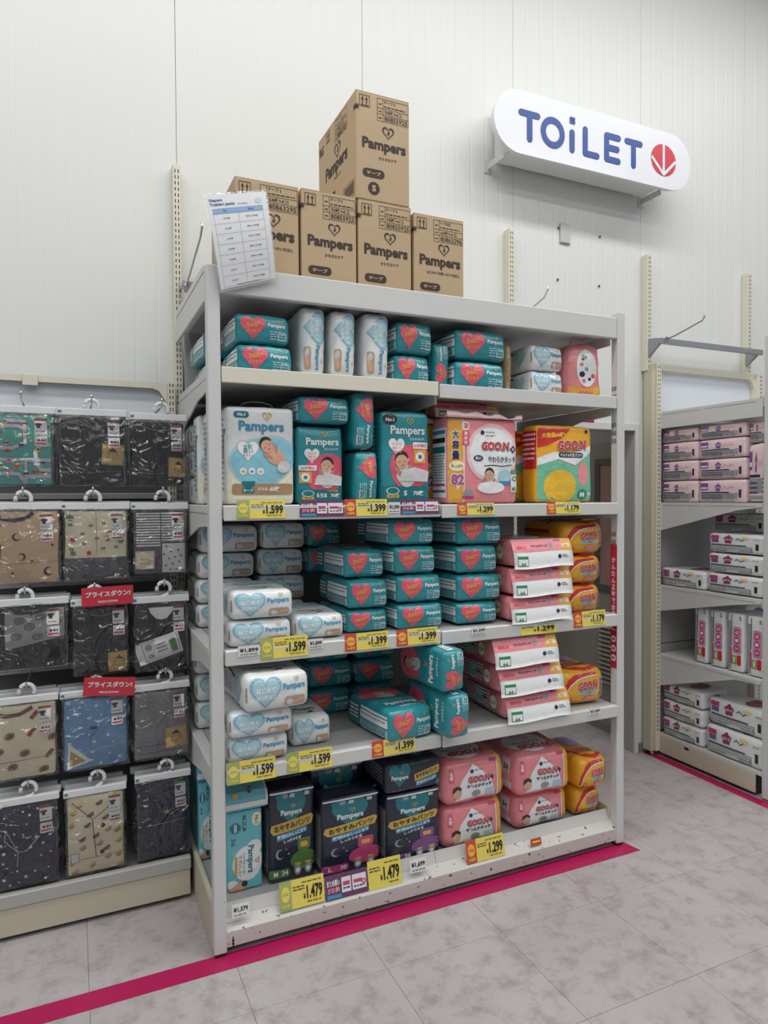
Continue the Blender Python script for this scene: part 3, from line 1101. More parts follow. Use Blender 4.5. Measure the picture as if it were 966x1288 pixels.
def k_white():
    dims = (.236, .335, .108)
    s, root, A = newroot(dims, WHT, r=.023, seed=2, amp=.0045, bulge=(.004, .011, .003))
    A.add('heart_print', iPale, 'front', s_heart(-.044, .0, .106, .092), 1)
    A.add('heart_shade', ink('heart_edge', (132, 184, 206)), 'front', s_ring(o_heart(-.044, .0, .107, .093), -.044, 0, .86), 2)
    A.add('heart_writing', iW, 'front', s_text('はじめて', -.044, .010, .064, .015, bold=.04), 3)
    A.add('heart_writing', iW, 'front', s_text('のいちばん', -.044, -.010, .066, .013, bold=.04), 3)
    pampers(A, 'front', .054, .012, .080, iBlue)
    A.add('photo_panel', ink('sepia', (186, 164, 138)), 'front', s_round(.020, -.043, .094, -.014, .009), 1)
    A.add('photo_skin', iSkin, 'front', s_ell(.066, -.030, .022, .007, 20, .25), 3)
    A.add('photo_cloth', iCloth, 'front', s_ell(.040, -.030, .014, .009, 20, -.3), 3)
    A.add('side_heart', iPale, 'left', s_heart(.07, -.002, .085, .075), 1)
    A.add('side_mark', iBrown, 'left', s_rect(.148, -.02, .158, .02), 1)
    fine(A, 'side_print', iGrey, 'left', -.14, .0, .02, .010, 5, 4)
    A.add('side_curve', iDark, 'left', s_line([(-.13, .03), (-.06, .044), (.03, .030)], .006), 2)
    A.add('top_heart', iPale, 'top', s_heart(0, .05, .13, .12, PI), 1)
    A.add('top_lettering', iDark, 'top', s_text('Pampers', 0, -.062, .12, .024, bold=.02), 2)
    A.add('top_mark', iDark, 'top', s_text('M', .02, -.1, .022, .022, bold=.03), 2)
    A.finish(root)
    return dims, root


def handle(root, w, z, material, y=0.0, hgt=.02):
    m = MB()
    pts = [(-w * .34, y, z - .012), (-w * .25, y, z + hgt * .6), (-w * .1, y, z + hgt), (w * .1, y, z + hgt), (w * .25, y, z + hgt * .6), (w * .34, y, z - .012)]
    vs, fs = [], []
    for p in pts:
        vs += [(p[0], p[1] - .010, p[2]), (p[0], p[1] + .010, p[2]), (p[0], p[1], p[2] + .003)]
    for i in range(len(pts) - 1):
        for a, b in ((0, 1), (1, 2), (2, 0)):
            fs.append((3 * i + a, 3 * i + b, 3 * i + 3 + b, 3 * i + 3 + a))
    m.add(vs, fs)
    m.build('carry_handle', material, root, True)


def k_newborn():
    dims = (.248, .115, .335)
    s, root, A = newroot(dims, WHT, r=.016, seed=3, amp=.002, bulge=(.003, .006, .002))
    A.add('ivory_base', IVORY, 'front', s_rect(-.116, -.160, .116, -.03), 1)
    A.add('ivory_base', IVORY, 'front', s_poly([(-.116, -.031), (.116, -.031), (.08, .0), (-.09, .0)]), 1)
    blob = []
    for k in range(40):
        a = 2 * PI * k / 40
        r = 1 + .10 * math.sin(2 * a + .6) + .05 * math.sin(3 * a)
        blob.append((.008 + .112 * r * math.cos(a), -.018 + .094 * r * math.sin(a)))
    A.add('blue_patch', iPale, 'front', s_star(blob, .008, -.02, 5), 2)
    blob2 = [(.008 + (x - .008) * .93, -.02 + (y + .02) * .9) for x, y in blob]
    A.add('blue_wash', ink('sky_blue', (138, 198, 216)), 'front', s_star(blob2, .008, -.02, 5), 3)
    pampers(A, 'front', .004, .096, .158, iBlue, iGold)
    A.add('corner_badge', iTeal, 'front', s_round(-.092, .128, -.040, .150, .010), 3)
    A.add('corner_writing', iW, 'front', s_text('No.1', -.066, .139, .026, bold=.04), 5)
    A.add('slogan_heart', iGold, 'front', s_heart(-.045, .014, .076, .072), 4)
    A.add('slogan_patch', iW, 'front', s_heart(-.045, .014, .072, .068), 5)
    for k, t in enumerate(('お肌', '思い', 'やさしい')):
        A.add('slogan', iTeal, 'front', s_text(t, -.045, .030 - .014 * k, .030 + .004 * k, bold=.01), 7)
    baby(A, 'front', .020, .036, .050, .60, iSkin, 8)
    A.add('photo_diaper', iCloth, 'front', s_ell(.080, -.036, .024, .020, 18, .5), 12)
    for k in range(3):
        A.add('round_badge', iW, 'front', s_ell(-.062 + k * .030, -.052, .012), 5)
        A.add('badge_mark', (iGold, iGrey, iOrange)[k], 'front', s_ell(-.062 + k * .030, -.053, .006, .004), 6)
    A.add('gold_band', iBrown, 'front', s_round(-.100, -.132, .114, -.094, .010), 4)
    A.add('tape_badge', iTeal, 'front', s_round(-.066, -.126, -.024, -.108, .005), 6)
    A.add('tape_badge', iTeal, 'front', s_poly([(-.068, -.086), (-.02, -.086), (-.024, -.100), (-.036, -.109), (-.052, -.109), (-.064, -.100)]), 6)
    A.add('band_writing', iW, 'front', s_text('テープ', -.045, -.117, .034, bold=.04), 8)
    A.add('band_writing', iW, 'front', s_text('新生児', .006, -.112, .034, bold=.02), 6)
    A.add('band_writing', iW, 'front', s_text('60枚', .048, -.112, .036, bold=.03), 6)
    fine(A, 'side_print', iGrey, 'left', -.03, .03, .12, .018, 14, 9, .007)
    A.add('side_logo', iTeal, 'left', s_text('Pampers', 0.025, .03, .12, None, -PI / 2, bold=.02), 2)
    A.finish(root)
    handle(root, .2, .335, clear('wrap_clear', haze=.2), 0, .018)
    return dims, root


def k_teal_front(size='S', n='70', photo=0):
    dims = (.212, .118, .345)
    s, root, A = newroot(dims, TEAL, r=.018, seed=4 + photo, amp=.003, bulge=(.003, .008, .002), pinch=.03)
    pk = []
    for k in range(40):
        a = 2 * PI * k / 40
        r = 1 + .08 * math.sin(2 * a + 1) + .04 * math.sin(3 * a)
        pk.append((.020 + .082 * r * math.cos(a), -.035 + .094 * r * math.sin(a)))
    A.add('pink_patch', iPink, 'front', s_star(pk, .02, -.035, 5), 1)
    pampers(A, 'front', .008, .098, .145, iW, iGold, dx=.07)
    A.add('sub_lettering', iW, 'front', s_text('さらさらケア', .045, .070, .062, bold=.02), 3)
    A.add('slogan_patch', iW, 'front', s_heart(-.040, .038, .064, .066), 3)
    for k, t in enumerate(('さらさら', '続く', '通気性')):
        A.add('slogan', iRose, 'front', s_text(t, -.040, .050 - .014 * k, .036, .010, bold=.02), 5)
    baby(A, 'front', (.026 if photo else -.020), (.0 if photo else -.012), .060, -.15 if photo else .15, iCloth, 4)
    A.add('photo_cloth', iCloth, 'front', s_poly([(-.030, -.086), (.088, -.090), (.094, -.050), (.03, -.035), (-.02, -.048)]), 9)
    A.add('offer_box', iOrange, 'front', s_rect(.032 if not photo else -.092, -.02 if not photo else -.078, .082 if not photo else -.042, .030 if not photo else -.03), 5)
    A.add('offer_art', iW, 'front', s_ell(.057 if not photo else -.067, .004 if not photo else -.054, .018), 7)
    A.add('offer_art_dark', iTeal, 'front', s_starlet(.057 if not photo else -.067, .004 if not photo else -.054, .012, 6, .5), 8)
    A.add('offer_writing', iW, 'front', s_rect(.028, .034, .090, .058) if not photo else s_rect(-.095, -.024, -.02, -.002), 3)
    A.add('offer_lettering', iPink, 'front', s_text('もれを瞬間吸収', .059 if not photo else -.057, .046 if not photo else -.013, .056, .012, bold=.03), 5)
    A.add('lower_band', iTeal, 'front', s_rect(-.104, -.160, .104, -.106), 2)
    A.add('tape_badge', iGold, 'front', s_round(-.080, -.150, -.030, -.136, .005), 4)
    A.add('tape_badge_top', iTeal, 'front', s_poly([(-.082, -.112), (-.03, -.112), (-.036, -.128), (-.046, -.136), (-.066, -.136), (-.076, -.128)]), 4)
    A.add('tape_outline', iW, 'front', s_ring(o_ell(-.056, -.124, .026, .014), -.056, -.124, .86), 5)
    A.add('band_writing', iDark, 'front', s_text('テープ', -.055, -.143, .030, .009, bold=.03), 6)
    A.add('size_writing', iW, 'front', s_text(size, (-.004 if size == 'S' else .004), -.132, .014 if size == 'S' else .044, .019, bold=.03), 4)
    A.add('band_writing_white', iW, 'front', s_text(n + '枚', .052 if size == 'S' else .064, -.132, .046 if size == 'S' else .042, .019, bold=.03), 4)
    if not photo:
        A.add('rank_badge', iDark, 'front', s_ell(-.066, .142, .030, .020), 3)
        A.add('rank_writing', iW, 'front', s_text('No.1', -.066, .140, .034, .013, bold=.03), 5)
    else:
        A.add('extra_writing', iGold, 'front', s_text('+2枚増量', .05, -.112, .05, .011, bold=.03), 5)
    A.add('side_bands', iW, 'left', s_rect(-.03, -.15, -.005, .12), 1)
    fine(A, 'side_print', iTeal, 'left', -.045, .045, .12, .016, 14, 11, .006)
    A.finish(root)
    if not photo:
        handle(root, .17, .345, TEALD, 0, .012)
    return dims, root


def k_pink_big():
    dims = (.322, .150, .345)
    s, root, A = newroot(dims, PINK, r=.016, seed=7, amp=.0025, bulge=(.003, .007, .002))
    A.add('gold_band', iOrange, 'front', s_rect(-.158, -.166, -.088, .166), 1)
    A.add('white_wash', iW, 'front', s_star(o_ell(.040, .030, .105, .105, 32), .04, .03, 4), 1)
    A.add('white_wash', PINKP, 'front', s_ring(o_ell(.040, .030, .118, .118, 32), .04, .03, .86), 1)
    A.add('white_line', iW, 'front', s_rect(-.090, -.17, -.086, .166), 2)
    for k, ch in enumerate('大容量'):
        A.add('big_letters_edge', iW, 'front', s_text(ch, -.124, .102 - k * .040, .031, .033, bold=.03, extra=.07), 3)
        A.add('big_letters', iNavy, 'front', s_text(ch, -.124, .102 - k * .040, .031, .033, bold=.03), 5)
    A.add('speech_patch', iCream, 'front', s_ell(-.118, -.022, .034, .020), 3)
    A.add('speech_writing', iDark, 'front', s_text('たっぷり', -.118, -.022, .046, .012, bold=.02), 5)
    A.add('count_edge', iW, 'front', s_text('82', -.116, -.075, .056, .044, bold=.05, extra=.06), 3)
    A.add('count', ink('plum', (180, 96, 140)), 'front', s_text('82', -.116, -.075, .056, .044, bold=.05), 5)
    A.add('count_edge', iW, 'front', s_text('枚', -.112, -.106, .018, .016, bold=.04), 4)
    A.add('ribbon', iPink, 'front', s_rect(-.095, .060, -.066, .118), 3)
    for k, ch in enumerate('通気性'):
        A.add('ribbon_writing', iW, 'front', s_text(ch, -.0805, .106 - k * .018, .014, .014, bold=.03), 5)
    A.add('ring_badge', iW, 'front', s_ring(o_ell(-.080, .136, .017, .017), -.08, .136, .7), 3)
    A.add('maker_dot', iNavy, 'front', s_ell(-.006, .112, .009), 4)
    fine(A, 'maker_print', iGrey, 'front', .008, .05, .112, .014, 2, 3, .005)
    goon(A, 'front', .050, .060, .125)
    A.add('plus_mark', iNavy, 'front', s_starlet(.134, .048, .017, 4, .6), 5)
    A.add('plus_mark_white', iW, 'front', s_starlet(.134, .048, .009, 4, .3), 6)
    A.add('tagline', iNavy, 'front', s_text('やわらかタッチ', .082, .006, .130, .026, bold=.02), 4)
    A.add('tagline_badge', iNavy, 'front', s_ell(-.026, .010, .022, .012), 4)
    A.add('tagline_badge_writing', iW, 'front', s_text('肌に', -.026, .010, .028, .012, bold=.02), 6)
    A.add('tagline', iNavy, 'front', s_line([(.0, -.020), (.04, -.017), (.08, -.021), (.13, -.015)], .004), 4)
    baby(A, 'front', .022, -.055, .046, .0, iCloth, 5)
    A.add('photo_cloth', iW, 'front', s_ell(.030, -.106, .062, .024), 9)
    A.add('pad_art', iPale, 'front', s_star(o_ell(.094, -.060, .030, .030), .094, -.06), 4)
    A.add('pad_writing', iBlue, 'front', s_rect(.070, -.094, .122, -.080), 6)
    A.add('size_card', iW, 'front', s_round(.124, -.125, .158, -.036, .004), 6)
    A.add('size_card_head', iGreen, 'front', s_round(.124, -.052, .158, -.036, .004), 8)
    A.add('size_writing', iW, 'front', s_text('テープ', .141, -.044, .022, .007, bold=.03), 9)
    A.add('size_writing_green', iGreen, 'front', s_text('82', .138, -.112, .018, .014, bold=.04), 9)
    A.add('size_writing_green', iGreen, 'front', s_ring(o_ell(.141, -.070, .012, .010), .141, -.07, .6), 9)
    A.add('foot_badge', iGrey, 'front', s_ell(-.070, -.130, .021, .018), 4)
    A.add('foot_badge_band', iMag, 'front', s_rect(-.096, -.150, -.046, -.140), 5)
    A.add('side_label', iW, 'left', s_rect(-.06, -.145, .055, .130), 1)
    for v0, v1, m in ((.105, .12, iBlue), (.07, .09, iDark), (.03, .055, iTeal), (-.10, -.09, iMag), (-.125, -.115, iPurple)):
        A.add('side_bar_' + m.name[4:], m, 'left', s_rect(-.052, v0, .048, v1), 2)
    fine(A, 'side_print', iGrey, 'left', -.05, .045, .018, .011, 10, 13, .005)
    A.finish(root)
    # torn open paper edge at the top
    m = MB()
    r = random.Random(4)
    vs, fs = [], []
    for k in range(17):
        x = -.165 + .34 * k / 16
        zz = .345 + .010 * math.sin(k * 1.3) * (k / 16) + .016 * (1 - k / 16)
        vs += [(x, -.080, .337), (x, -.074, zz + .004 * r.random()), (x, -.052, .339)]
    for i in range(16):
        for a, b in ((0, 1), (1, 2), (2, 0)):
            fs.append((3 * i + a, 3 * i + b, 3 * i + 3 + b, 3 * i + 3 + a))
    m.add(vs, fs)
    m.build('torn_flap', PINKP, root, True)
    return dims, root


def k_yellow_big():
    dims = (.300, .130, .330)
    s, root, A = newroot(dims, YEL, r=.020, seed=8, amp=.003, bulge=(.003, .009, .002), pinch=.02)
    A.add('red_flash', iRed, 'front', s_poly([(-.140, .152), (.03, .152), (-.02, .110), (-.09, .080), (-.140, .066)]), 1)
    A.add('flash_writing', iYel, 'front', s_text('大容量66枚!', -.062, .122, .120, .022, .06, bold=.04), 4)
    goon(A, 'front', .030, .082, .150, .05)
    A.add('sub_band', iNavy, 'front', s_round(-.04, .028, .092, .050, .010), 3)
    A.add('sub_writing', iW, 'front', s_text('ぐんぐん吸収パンツ', .026, .039, .115, .015, bold=.03), 5)
    A.add('white_arc', iW, 'front', s_poly([(-.142, .025), (-.06, .052), (.05, .03), (.138, .082), (.138, .055), (.05, -.004), (-.06, .026), (-.142, -.008)]), 1)
    A.add('meadow', iMint, 'front', s_poly([(-.142, -.010), (-.06, .022), (.05, -.008), (.138, .052), (.138, -.155), (-.142, -.155)]), 1)
    A.add('meadow_hill', iYel, 'front', s_star(o_ell(-.030, -.095, .082, .072, 30), -.03, -.095, 4), 3)
    A.add('meadow_bloom', iRose, 'front', s_ell(.092, -.04, .028, .050), 3)
    A.add('size_badge', iGreen, 'front', s_ell(.086, -.128, .026, .022), 5)
    A.add('size_writing', iW, 'front', s_text('M', .086, -.128, .024, .022, bold=.04), 7)
    A.add('size_count', iW, 'front', s_text('66', .126, -.124, .020, .016, bold=.04), 5)
    A.add('maker_dot', iNavy, 'front', s_ell(.112, .142, .008), 4)
    A.add('side_print', iRed, 'left', s_rect(-.05, -.02, .05, .14), 1)
    fine(A, 'side_lines', iW, 'left', -.045, .045, .12, .02, 6, 3, .008)
    A.finish(root)
    return dims, root


def k_pink_flap():
    dims = (.295, .330, .110)
    s, root, A = newroot(dims, PINK, r=.022, seed=9, amp=.003, bulge=(.004, .004, .003))
    A.add('side_panel', film('dusk_pink', (196, 112, 122)), 'left', s_rect(-.15, -.046, .10, .046), 1)
    A.add('side_badge', iCream, 'left', s_ell(.082, .002, .030, .032), 3)
    A.add('side_ring', iBrown, 'left', s_ring(o_ell(.082, .002, .030, .032), .082, .002, .84), 4)
    A.add('side_badge_writing', iDark, 'left', s_text('たっぷり', .082, .002, .04, .014, bold=.03), 5)
    A.add('side_labels', iMint, 'left', s_rect(-.06, -.03, -.01, .034), 3)
    fine(A, 'side_lines', iW, 'left', -.145, .05, .034, .012, 6, 15, .005)
    A.add('side_bar', iNavy, 'left', s_rect(.0, .0, .04, .014), 3)
    A.add('top_wash', iW, 'top', s_star(o_ell(-.02, -.02, .09, .11), -.02, -.02, 4), 1)
    A.finish(root)
    # header flap hanging off the front edge
    T = .0012
    y0, z0 = -dims[1] / 2 - .002, dims[2] - .006
    yh, zh = y0 - .034, -.004
    Lf = math.hypot(yh - y0, zh - z0)

    def FP(u, v, off=0.0):           # v: 0 at the top edge, 1 at the bottom edge
        k = .010 * math.sin(PI * v)
        return (u, y0 + (yh - y0) * v - k - off * .9, z0 + (zh - z0) * v - off * .45 + .004 * math.sin(u * 18) * v)

    def fbox(name, m, u0, u1, v0, v1, off, par):
        n, q = 10, 6
        vs, fs = [], []
        for j in range(q + 1):
            for i in range(n + 1):
                vs.append(FP(u0 + (u1 - u0) * i / n, v0 + (v1 - v0) * j / q, off))
        k = len(vs)
        if off == 0:
            vs += [(x, y + T, z + T * .5) for x, y, z in vs]
        for j in range(q):
            for i in range(n):
                a = j * (n + 1) + i
                fs.append((a, a + n + 1, a + n + 2, a + 1))
                if off == 0:
                    fs.append((k + a, k + a + 1, k + a + n + 2, k + a + n + 1))
        if off == 0:
            for i in range(n):
                for a in (i, q * (n + 1) + i):
                    fs.append((a, a + 1, k + a + 1, k + a))
            for j in range(q):
                for a in (j * (n + 1), j * (n + 1) + n):
                    fs.append((a, a + n + 1, k + a + n + 1, k + a))
        return obj(name, mesh(name, vs, fs, True, m), par)
    flap = fbox('header_flap', iW, -.152, .148, 0, 1, 0, root)
    fbox('pink_strip', PINK, -.152, .090, 0, .42, .0008, flap)
    fbox('gold_strip', iOrange, .090, .148, 0, .42, .0008, flap)
    fbox('green_label', iGreen, -.135, -.082, .56, .90, .0008, flap)
    fbox('green_label_paper', iW, -.132, -.085, .66, .87, .0014, flap)
    fbox('plum_patch', iMag, .062, .098, .0, .10, .0014, flap)

    def fprint(name, m, shape, off=.0016):
        v, f = shape
        obj(name, mesh(name, [FP(u, -w / Lf, off) for u, w in v], f, False, m), flap)
    fprint('flap_writing_red', iRed, s_text('GOO.N', -.108, -.030, .050, .012, bold=.05))
    fprint('flap_writing', iNavy, s_text('やわらかタッチ', -.018, -.026, .085, .012, bold=.03))
    fprint('flap_badge', iGrey, s_ell(.040, -.024, .012, .012))
    fprint('flap_writing_white', iW, s_text('大容量', .118, -.026, .046, .018, bold=.05))
    fprint('flap_count', iGreen, s_text('64', -.108, -.093, .022, .014, bold=.04), .002)
    fprint('maker_dot', iNavy, s_ell(.078, -.072, .009, .009))
    fprint('maker_print', iGrey, s_rect(.092, -.076, .124, -.071, .05))
    fprint('maker_print_two', iGrey, s_rect(.092, -.068, .116, -.064, .05))
    return dims, root


def k_yellow():
    dims = (.288, .330, .132)
    s, root, A = newroot(dims, YEL, r=.040, seed=10, amp=.006, bulge=(.006, .012, .006), freq=9)
    A.add('red_flash', iRed, 'front', s_line([(-.122, -.050), (-.108, -.008), (-.080, .024), (-.035, .042), (.02, .050), (.08, .052)], .018), 1)
    A.add('white_arc', iW, 'front', s_line([(-.112, -.052), (-.097, -.012), (-.070, .014), (-.030, .030), (.02, .038), (.08, .040)], .004), 2)
    goon(A, 'front', .022, .010, .105, .06)
    A.add('sub_band', iPale, 'front', s_round(-.03, -.020, .078, -.008, .005), 3)
    A.add('sub_writing', iNavy, 'front', s_text('ぐんぐん吸収パンツ', .024, -.014, .092, .009, bold=.03), 5)
    A.add('size_badge', iPink, 'front', s_ell(-.075, -.042, .014, .012), 3)
    A.add('size_writing', iW, 'front', s_text('L', -.075, -.042, .009, .014, bold=.05), 5)
    A.add('soft_patch', iRose, 'front', s_ell(.035, -.042, .035, .014), 2)
    A.add('info_panel', iLilac, 'front', s_rect(.095, -.04, .125, .03), 2)
    fine(A, 'info_print', iNavy, 'front', .098, .122, .02, .009, 6, 17, .004)
    A.add('top_band', iRed, 'top', s_line([(-.12, -.02), (-.06, -.105), (.04, -.13), (.12, -.10)], .022), 1)
    goon(A, 'top', .0, -.06, .15)
    A.add('top_art', iLilac, 'top', s_star(o_ell(0, .06, .10, .07), 0, .06, 4), 1)
    A.add('side_band', iRed, 'left', s_rect(-.13, .018, .06, .032), 1)
    A.finish(root)
    return dims, root


def k_pink_end():
    dims = (.262, .370, .170)
    s, root, A = newroot(dims, PINK, r=.034, seed=11, amp=.005, bulge=(.005, .012, .006))
    A.add('gold_band', iOrange, 'front', s_rect(.090, -.075, .128, .075), 1)
    A.add('white_line', iW, 'front', s_rect(.086, -.075, .090, .075), 2)
    A.add('white_wash', iW, 'front', s_poly([(-.085, -.058), (.080, -.058), (.060, .005), (-.01, .066), (-.06, .010)]), 1)
    A.add('maker_dot', iNavy, 'front', s_ell(-.018, .040, .007), 4)
    fine(A, 'maker_print', iGrey, 'front', -.008, .03, .040, .01, 1, 5, .004)
    goon(A, 'front', .008, .012, .085)
    A.add('plus_mark', iNavy, 'front', s_starlet(.064, .008, .010, 4, .6), 5)
    A.add('tagline', iNavy, 'front', s_text('やわらかタッチ', .012, -.014, .100, .015, bold=.04), 4)
    A.add('photo_face', iSkin, 'front', s_ell(-.076, -.030, .017, .019), 3)
    A.add('photo_hair', iHair, 'front', s_poly([(-.094, -.030), (-.092, -.010), (-.076, -.004), (-.060, -.012), (-.060, -.024), (-.076, -.016)]), 4)
    A.add('pad_art', iGrey, 'front', s_ell(.0, -.042, .018, .013), 3)
    A.add('pad_art_pale', iPale, 'front', s_round(.036, -.056, .076, -.030, .006), 3)
    A.add('ribbon', iPink, 'front', s_rect(-.106, .010, -.088, .056), 2)
    A.add('ribbon_writing', iW, 'front', s_text('通気', -.097, .033, .03, .012, PI / 2, bold=.03), 4)
    A.add('corner_patch', iMag, 'front', s_rect(.06, .062, .090, .080), 3)
    A.add('side_label', PINKP, 'left', s_rect(-.14, -.06, .13, .06), 1)
    A.add('side_white', iW, 'left', s_rect(-.10, -.050, .14, -.028), 2)
    fine(A, 'side_print', iGrey, 'left', -.13, .02, .045, .012, 6, 21, .005)
    A.add('side_size', iW, 'left', s_round(.06, .0, .13, .050, .006), 3)
    A.add('side_size_writing', iGreen, 'left', s_text('54', .10, .022, .034, .022, bold=.04), 5)
    A.add('top_wash', iW, 'top', s_star(o_ell(-.02, -.05, .09, .10), -.02, -.05, 4), 1)
    goon(A, 'top', -.01, -.105, .14)
    A.add('top_line', iNavy, 'top', s_text('やわらかタッチ', -.02, -.062, .13, .018, bold=.03), 3)
    A.add('top_gold', iOrange, 'top', s_rect(.088, -.17, .126, .16), 1)
    baby(A, 'top', -.02, .07, .06, 0, iCloth, 3)
    A.finish(root)
    return dims, root


def k_dark(size, n, accent, w=.210):
    dims = (w, .125, .345)
    s, root, A = newroot(dims, NAVY, r=.014, seed=12, amp=.0025, bulge=(.002, .006, .002), pinch=.02)
    q = w / .21
    A.add('heart_print', iTeal, 'front', s_heart(-.004, .092, .128 * q, .130), 1)
    pampers(A, 'front', -.004, .082, .092 * q, iW, iGold, dx=.08)
    A.add('gold_ribbon', iGold, 'front', s_poly([(-.090 * q, .044), (.082 * q, .066), (.094 * q, .056), (.084 * q, .028), (-.082 * q, .008), (-.096 * q, .024)]), 3)
    A.add('ribbon_writing', iDark, 'front', s_text('おやすみパンツ', 0, .037, .158 * q, .024, .10, bold=.035), 5)
    A.add('blue_ribbon', iBlue, 'front', s_poly([(-.070 * q, .006), (.062 * q, .024), (.062 * q, .004), (-.068 * q, -.016)]), 2)
    A.add('ribbon_writing_white', iW, 'front', s_text('夜7回のおしっこまで', -.003, .005, .126 * q, .014, .11, bold=.03), 4)
    A.add('ribbon_writing_white', iW, 'front', s_text('しっかり吸収', 0, -.016, .078 * q, .013, .10, bold=.03), 4)
    A.add('moon', iGrey, 'front', s_moon(-.056 * q, -.064, .018, 0.1), 2)
    A.add('moon', iGrey, 'front', s_ell(-.028 * q, -.050, .003), 2)
    A.add('moon', iGrey, 'front', s_ell(-.018 * q, -.066, .004), 2)
    A.add('night_hill', accent, 'front', s_star(o_ell(.048 * q, -.098, .058 * q, .036, 28), .048 * q, -.098, 3), 1)
    A.add('pillow', accent, 'front', s_round(.022 * q, -.062, .078 * q, -.018, .008), 3)
    A.add('pillow_pad', iOrange, 'front', s_round(.034 * q, -.052, .066 * q, -.032, .006), 5)
    A.add('size_band', accent, 'front', s_round(-.108 * q, -.150, -.012, -.118, .014), 4)
    A.add('size_writing', iW, 'front', s_text(size, (-.074 if len(size) == 1 else -.070) * q, -.134, (.017 if len(size) == 1 else .044), .018, bold=.02), 6)
    A.add('size_writing', iW, 'front', s_text(n, -.034 if len(size) == 1 else -.028, -.134, .026, .018, bold=.02), 6)
    for u in (.022, .068):
        A.add('pants_badge', iGrey, 'front', s_ell(u * q, -.132, .015, .020), 4)
        A.add('pants_badge_mark', iW, 'front', s_ell(u * q, -.134, .009, .009), 6)
        A.add('pants_badge_head', iGold, 'front', s_rect(u * q - .013, -.114, u * q + .013, -.106), 5)
    # top strip with small marks
    A.add('top_line', iW, 'front', s_rect(-.100 * q, .154, .100 * q, .160), 2)
    for u, c in ((-.06, iTeal), (-.03, iGrey), (.0, iPale), (.066, iPale)):
        A.add('top_marks_' + c.name[4:], c, 'front', s_round(u * q - .011, .136, u * q + .011, .150, .004), 2)
    A.add('side_label', iGrey, 'left', s_rect(-.045, -.13, .045, .10), 1)
    fine(A, 'side_print', iDark, 'left', -.04, .04, .09, .014, 14, 5, .006)
    A.finish(root)
    return dims, root


def k_dark_end():
    dims = (.272, .330, .124)
    s, root, A = newroot(dims, NAVY, r=.018, seed=14, amp=.003, bulge=(.003, .007, .003))
    A.add('heart_print', iTeal, 'front', s_heart(-.066, .008, .098, .092), 1)
    pampers(A, 'front', -.066, .002, .076, iW)
    A.add('size_writing', iPurple, 'front', s_text('ビッグ 26', -.070, -.046, .062, .014, bold=.03), 4)
    A.add('gold_ribbon', iGold, 'front', s_poly([(.0, .008), (.118, .030), (.130, .022), (.118, -.002), (.004, -.020)]), 3)
    A.add('ribbon_writing', iDark, 'front', s_text('おやすみパンツ', .060, .006, .104, .018, .16, bold=.035), 5)
    A.add('blue_ribbon', iBlue, 'front', s_poly([(.008, -.022), (.108, -.006), (.108, -.024), (.010, -.042)]), 2)
    A.add('ribbon_writing_white', iW, 'front', s_text('夜7回のおしっこまで', .060, -.022, .094, .012, .14, bold=.03), 4)
    A.add('round_badge', iTeal, 'front', s_ell(.116, -.038, .012), 3)
    A.add('top_heart', iTeal, 'top', s_heart(.04, -.085, .12, .11, 0), 1)
    pampers(A, 'top', .04, -.09, .09, iW)
    A.add('top_photo', iOrange, 'top', s_ell(-.075, -.04, .03, .04), 1)
    fine(A, 'side_print', iGrey, 'left', -.14, .14, .035, .014, 5, 19, .006)
    A.finish(root)
    return dims, root


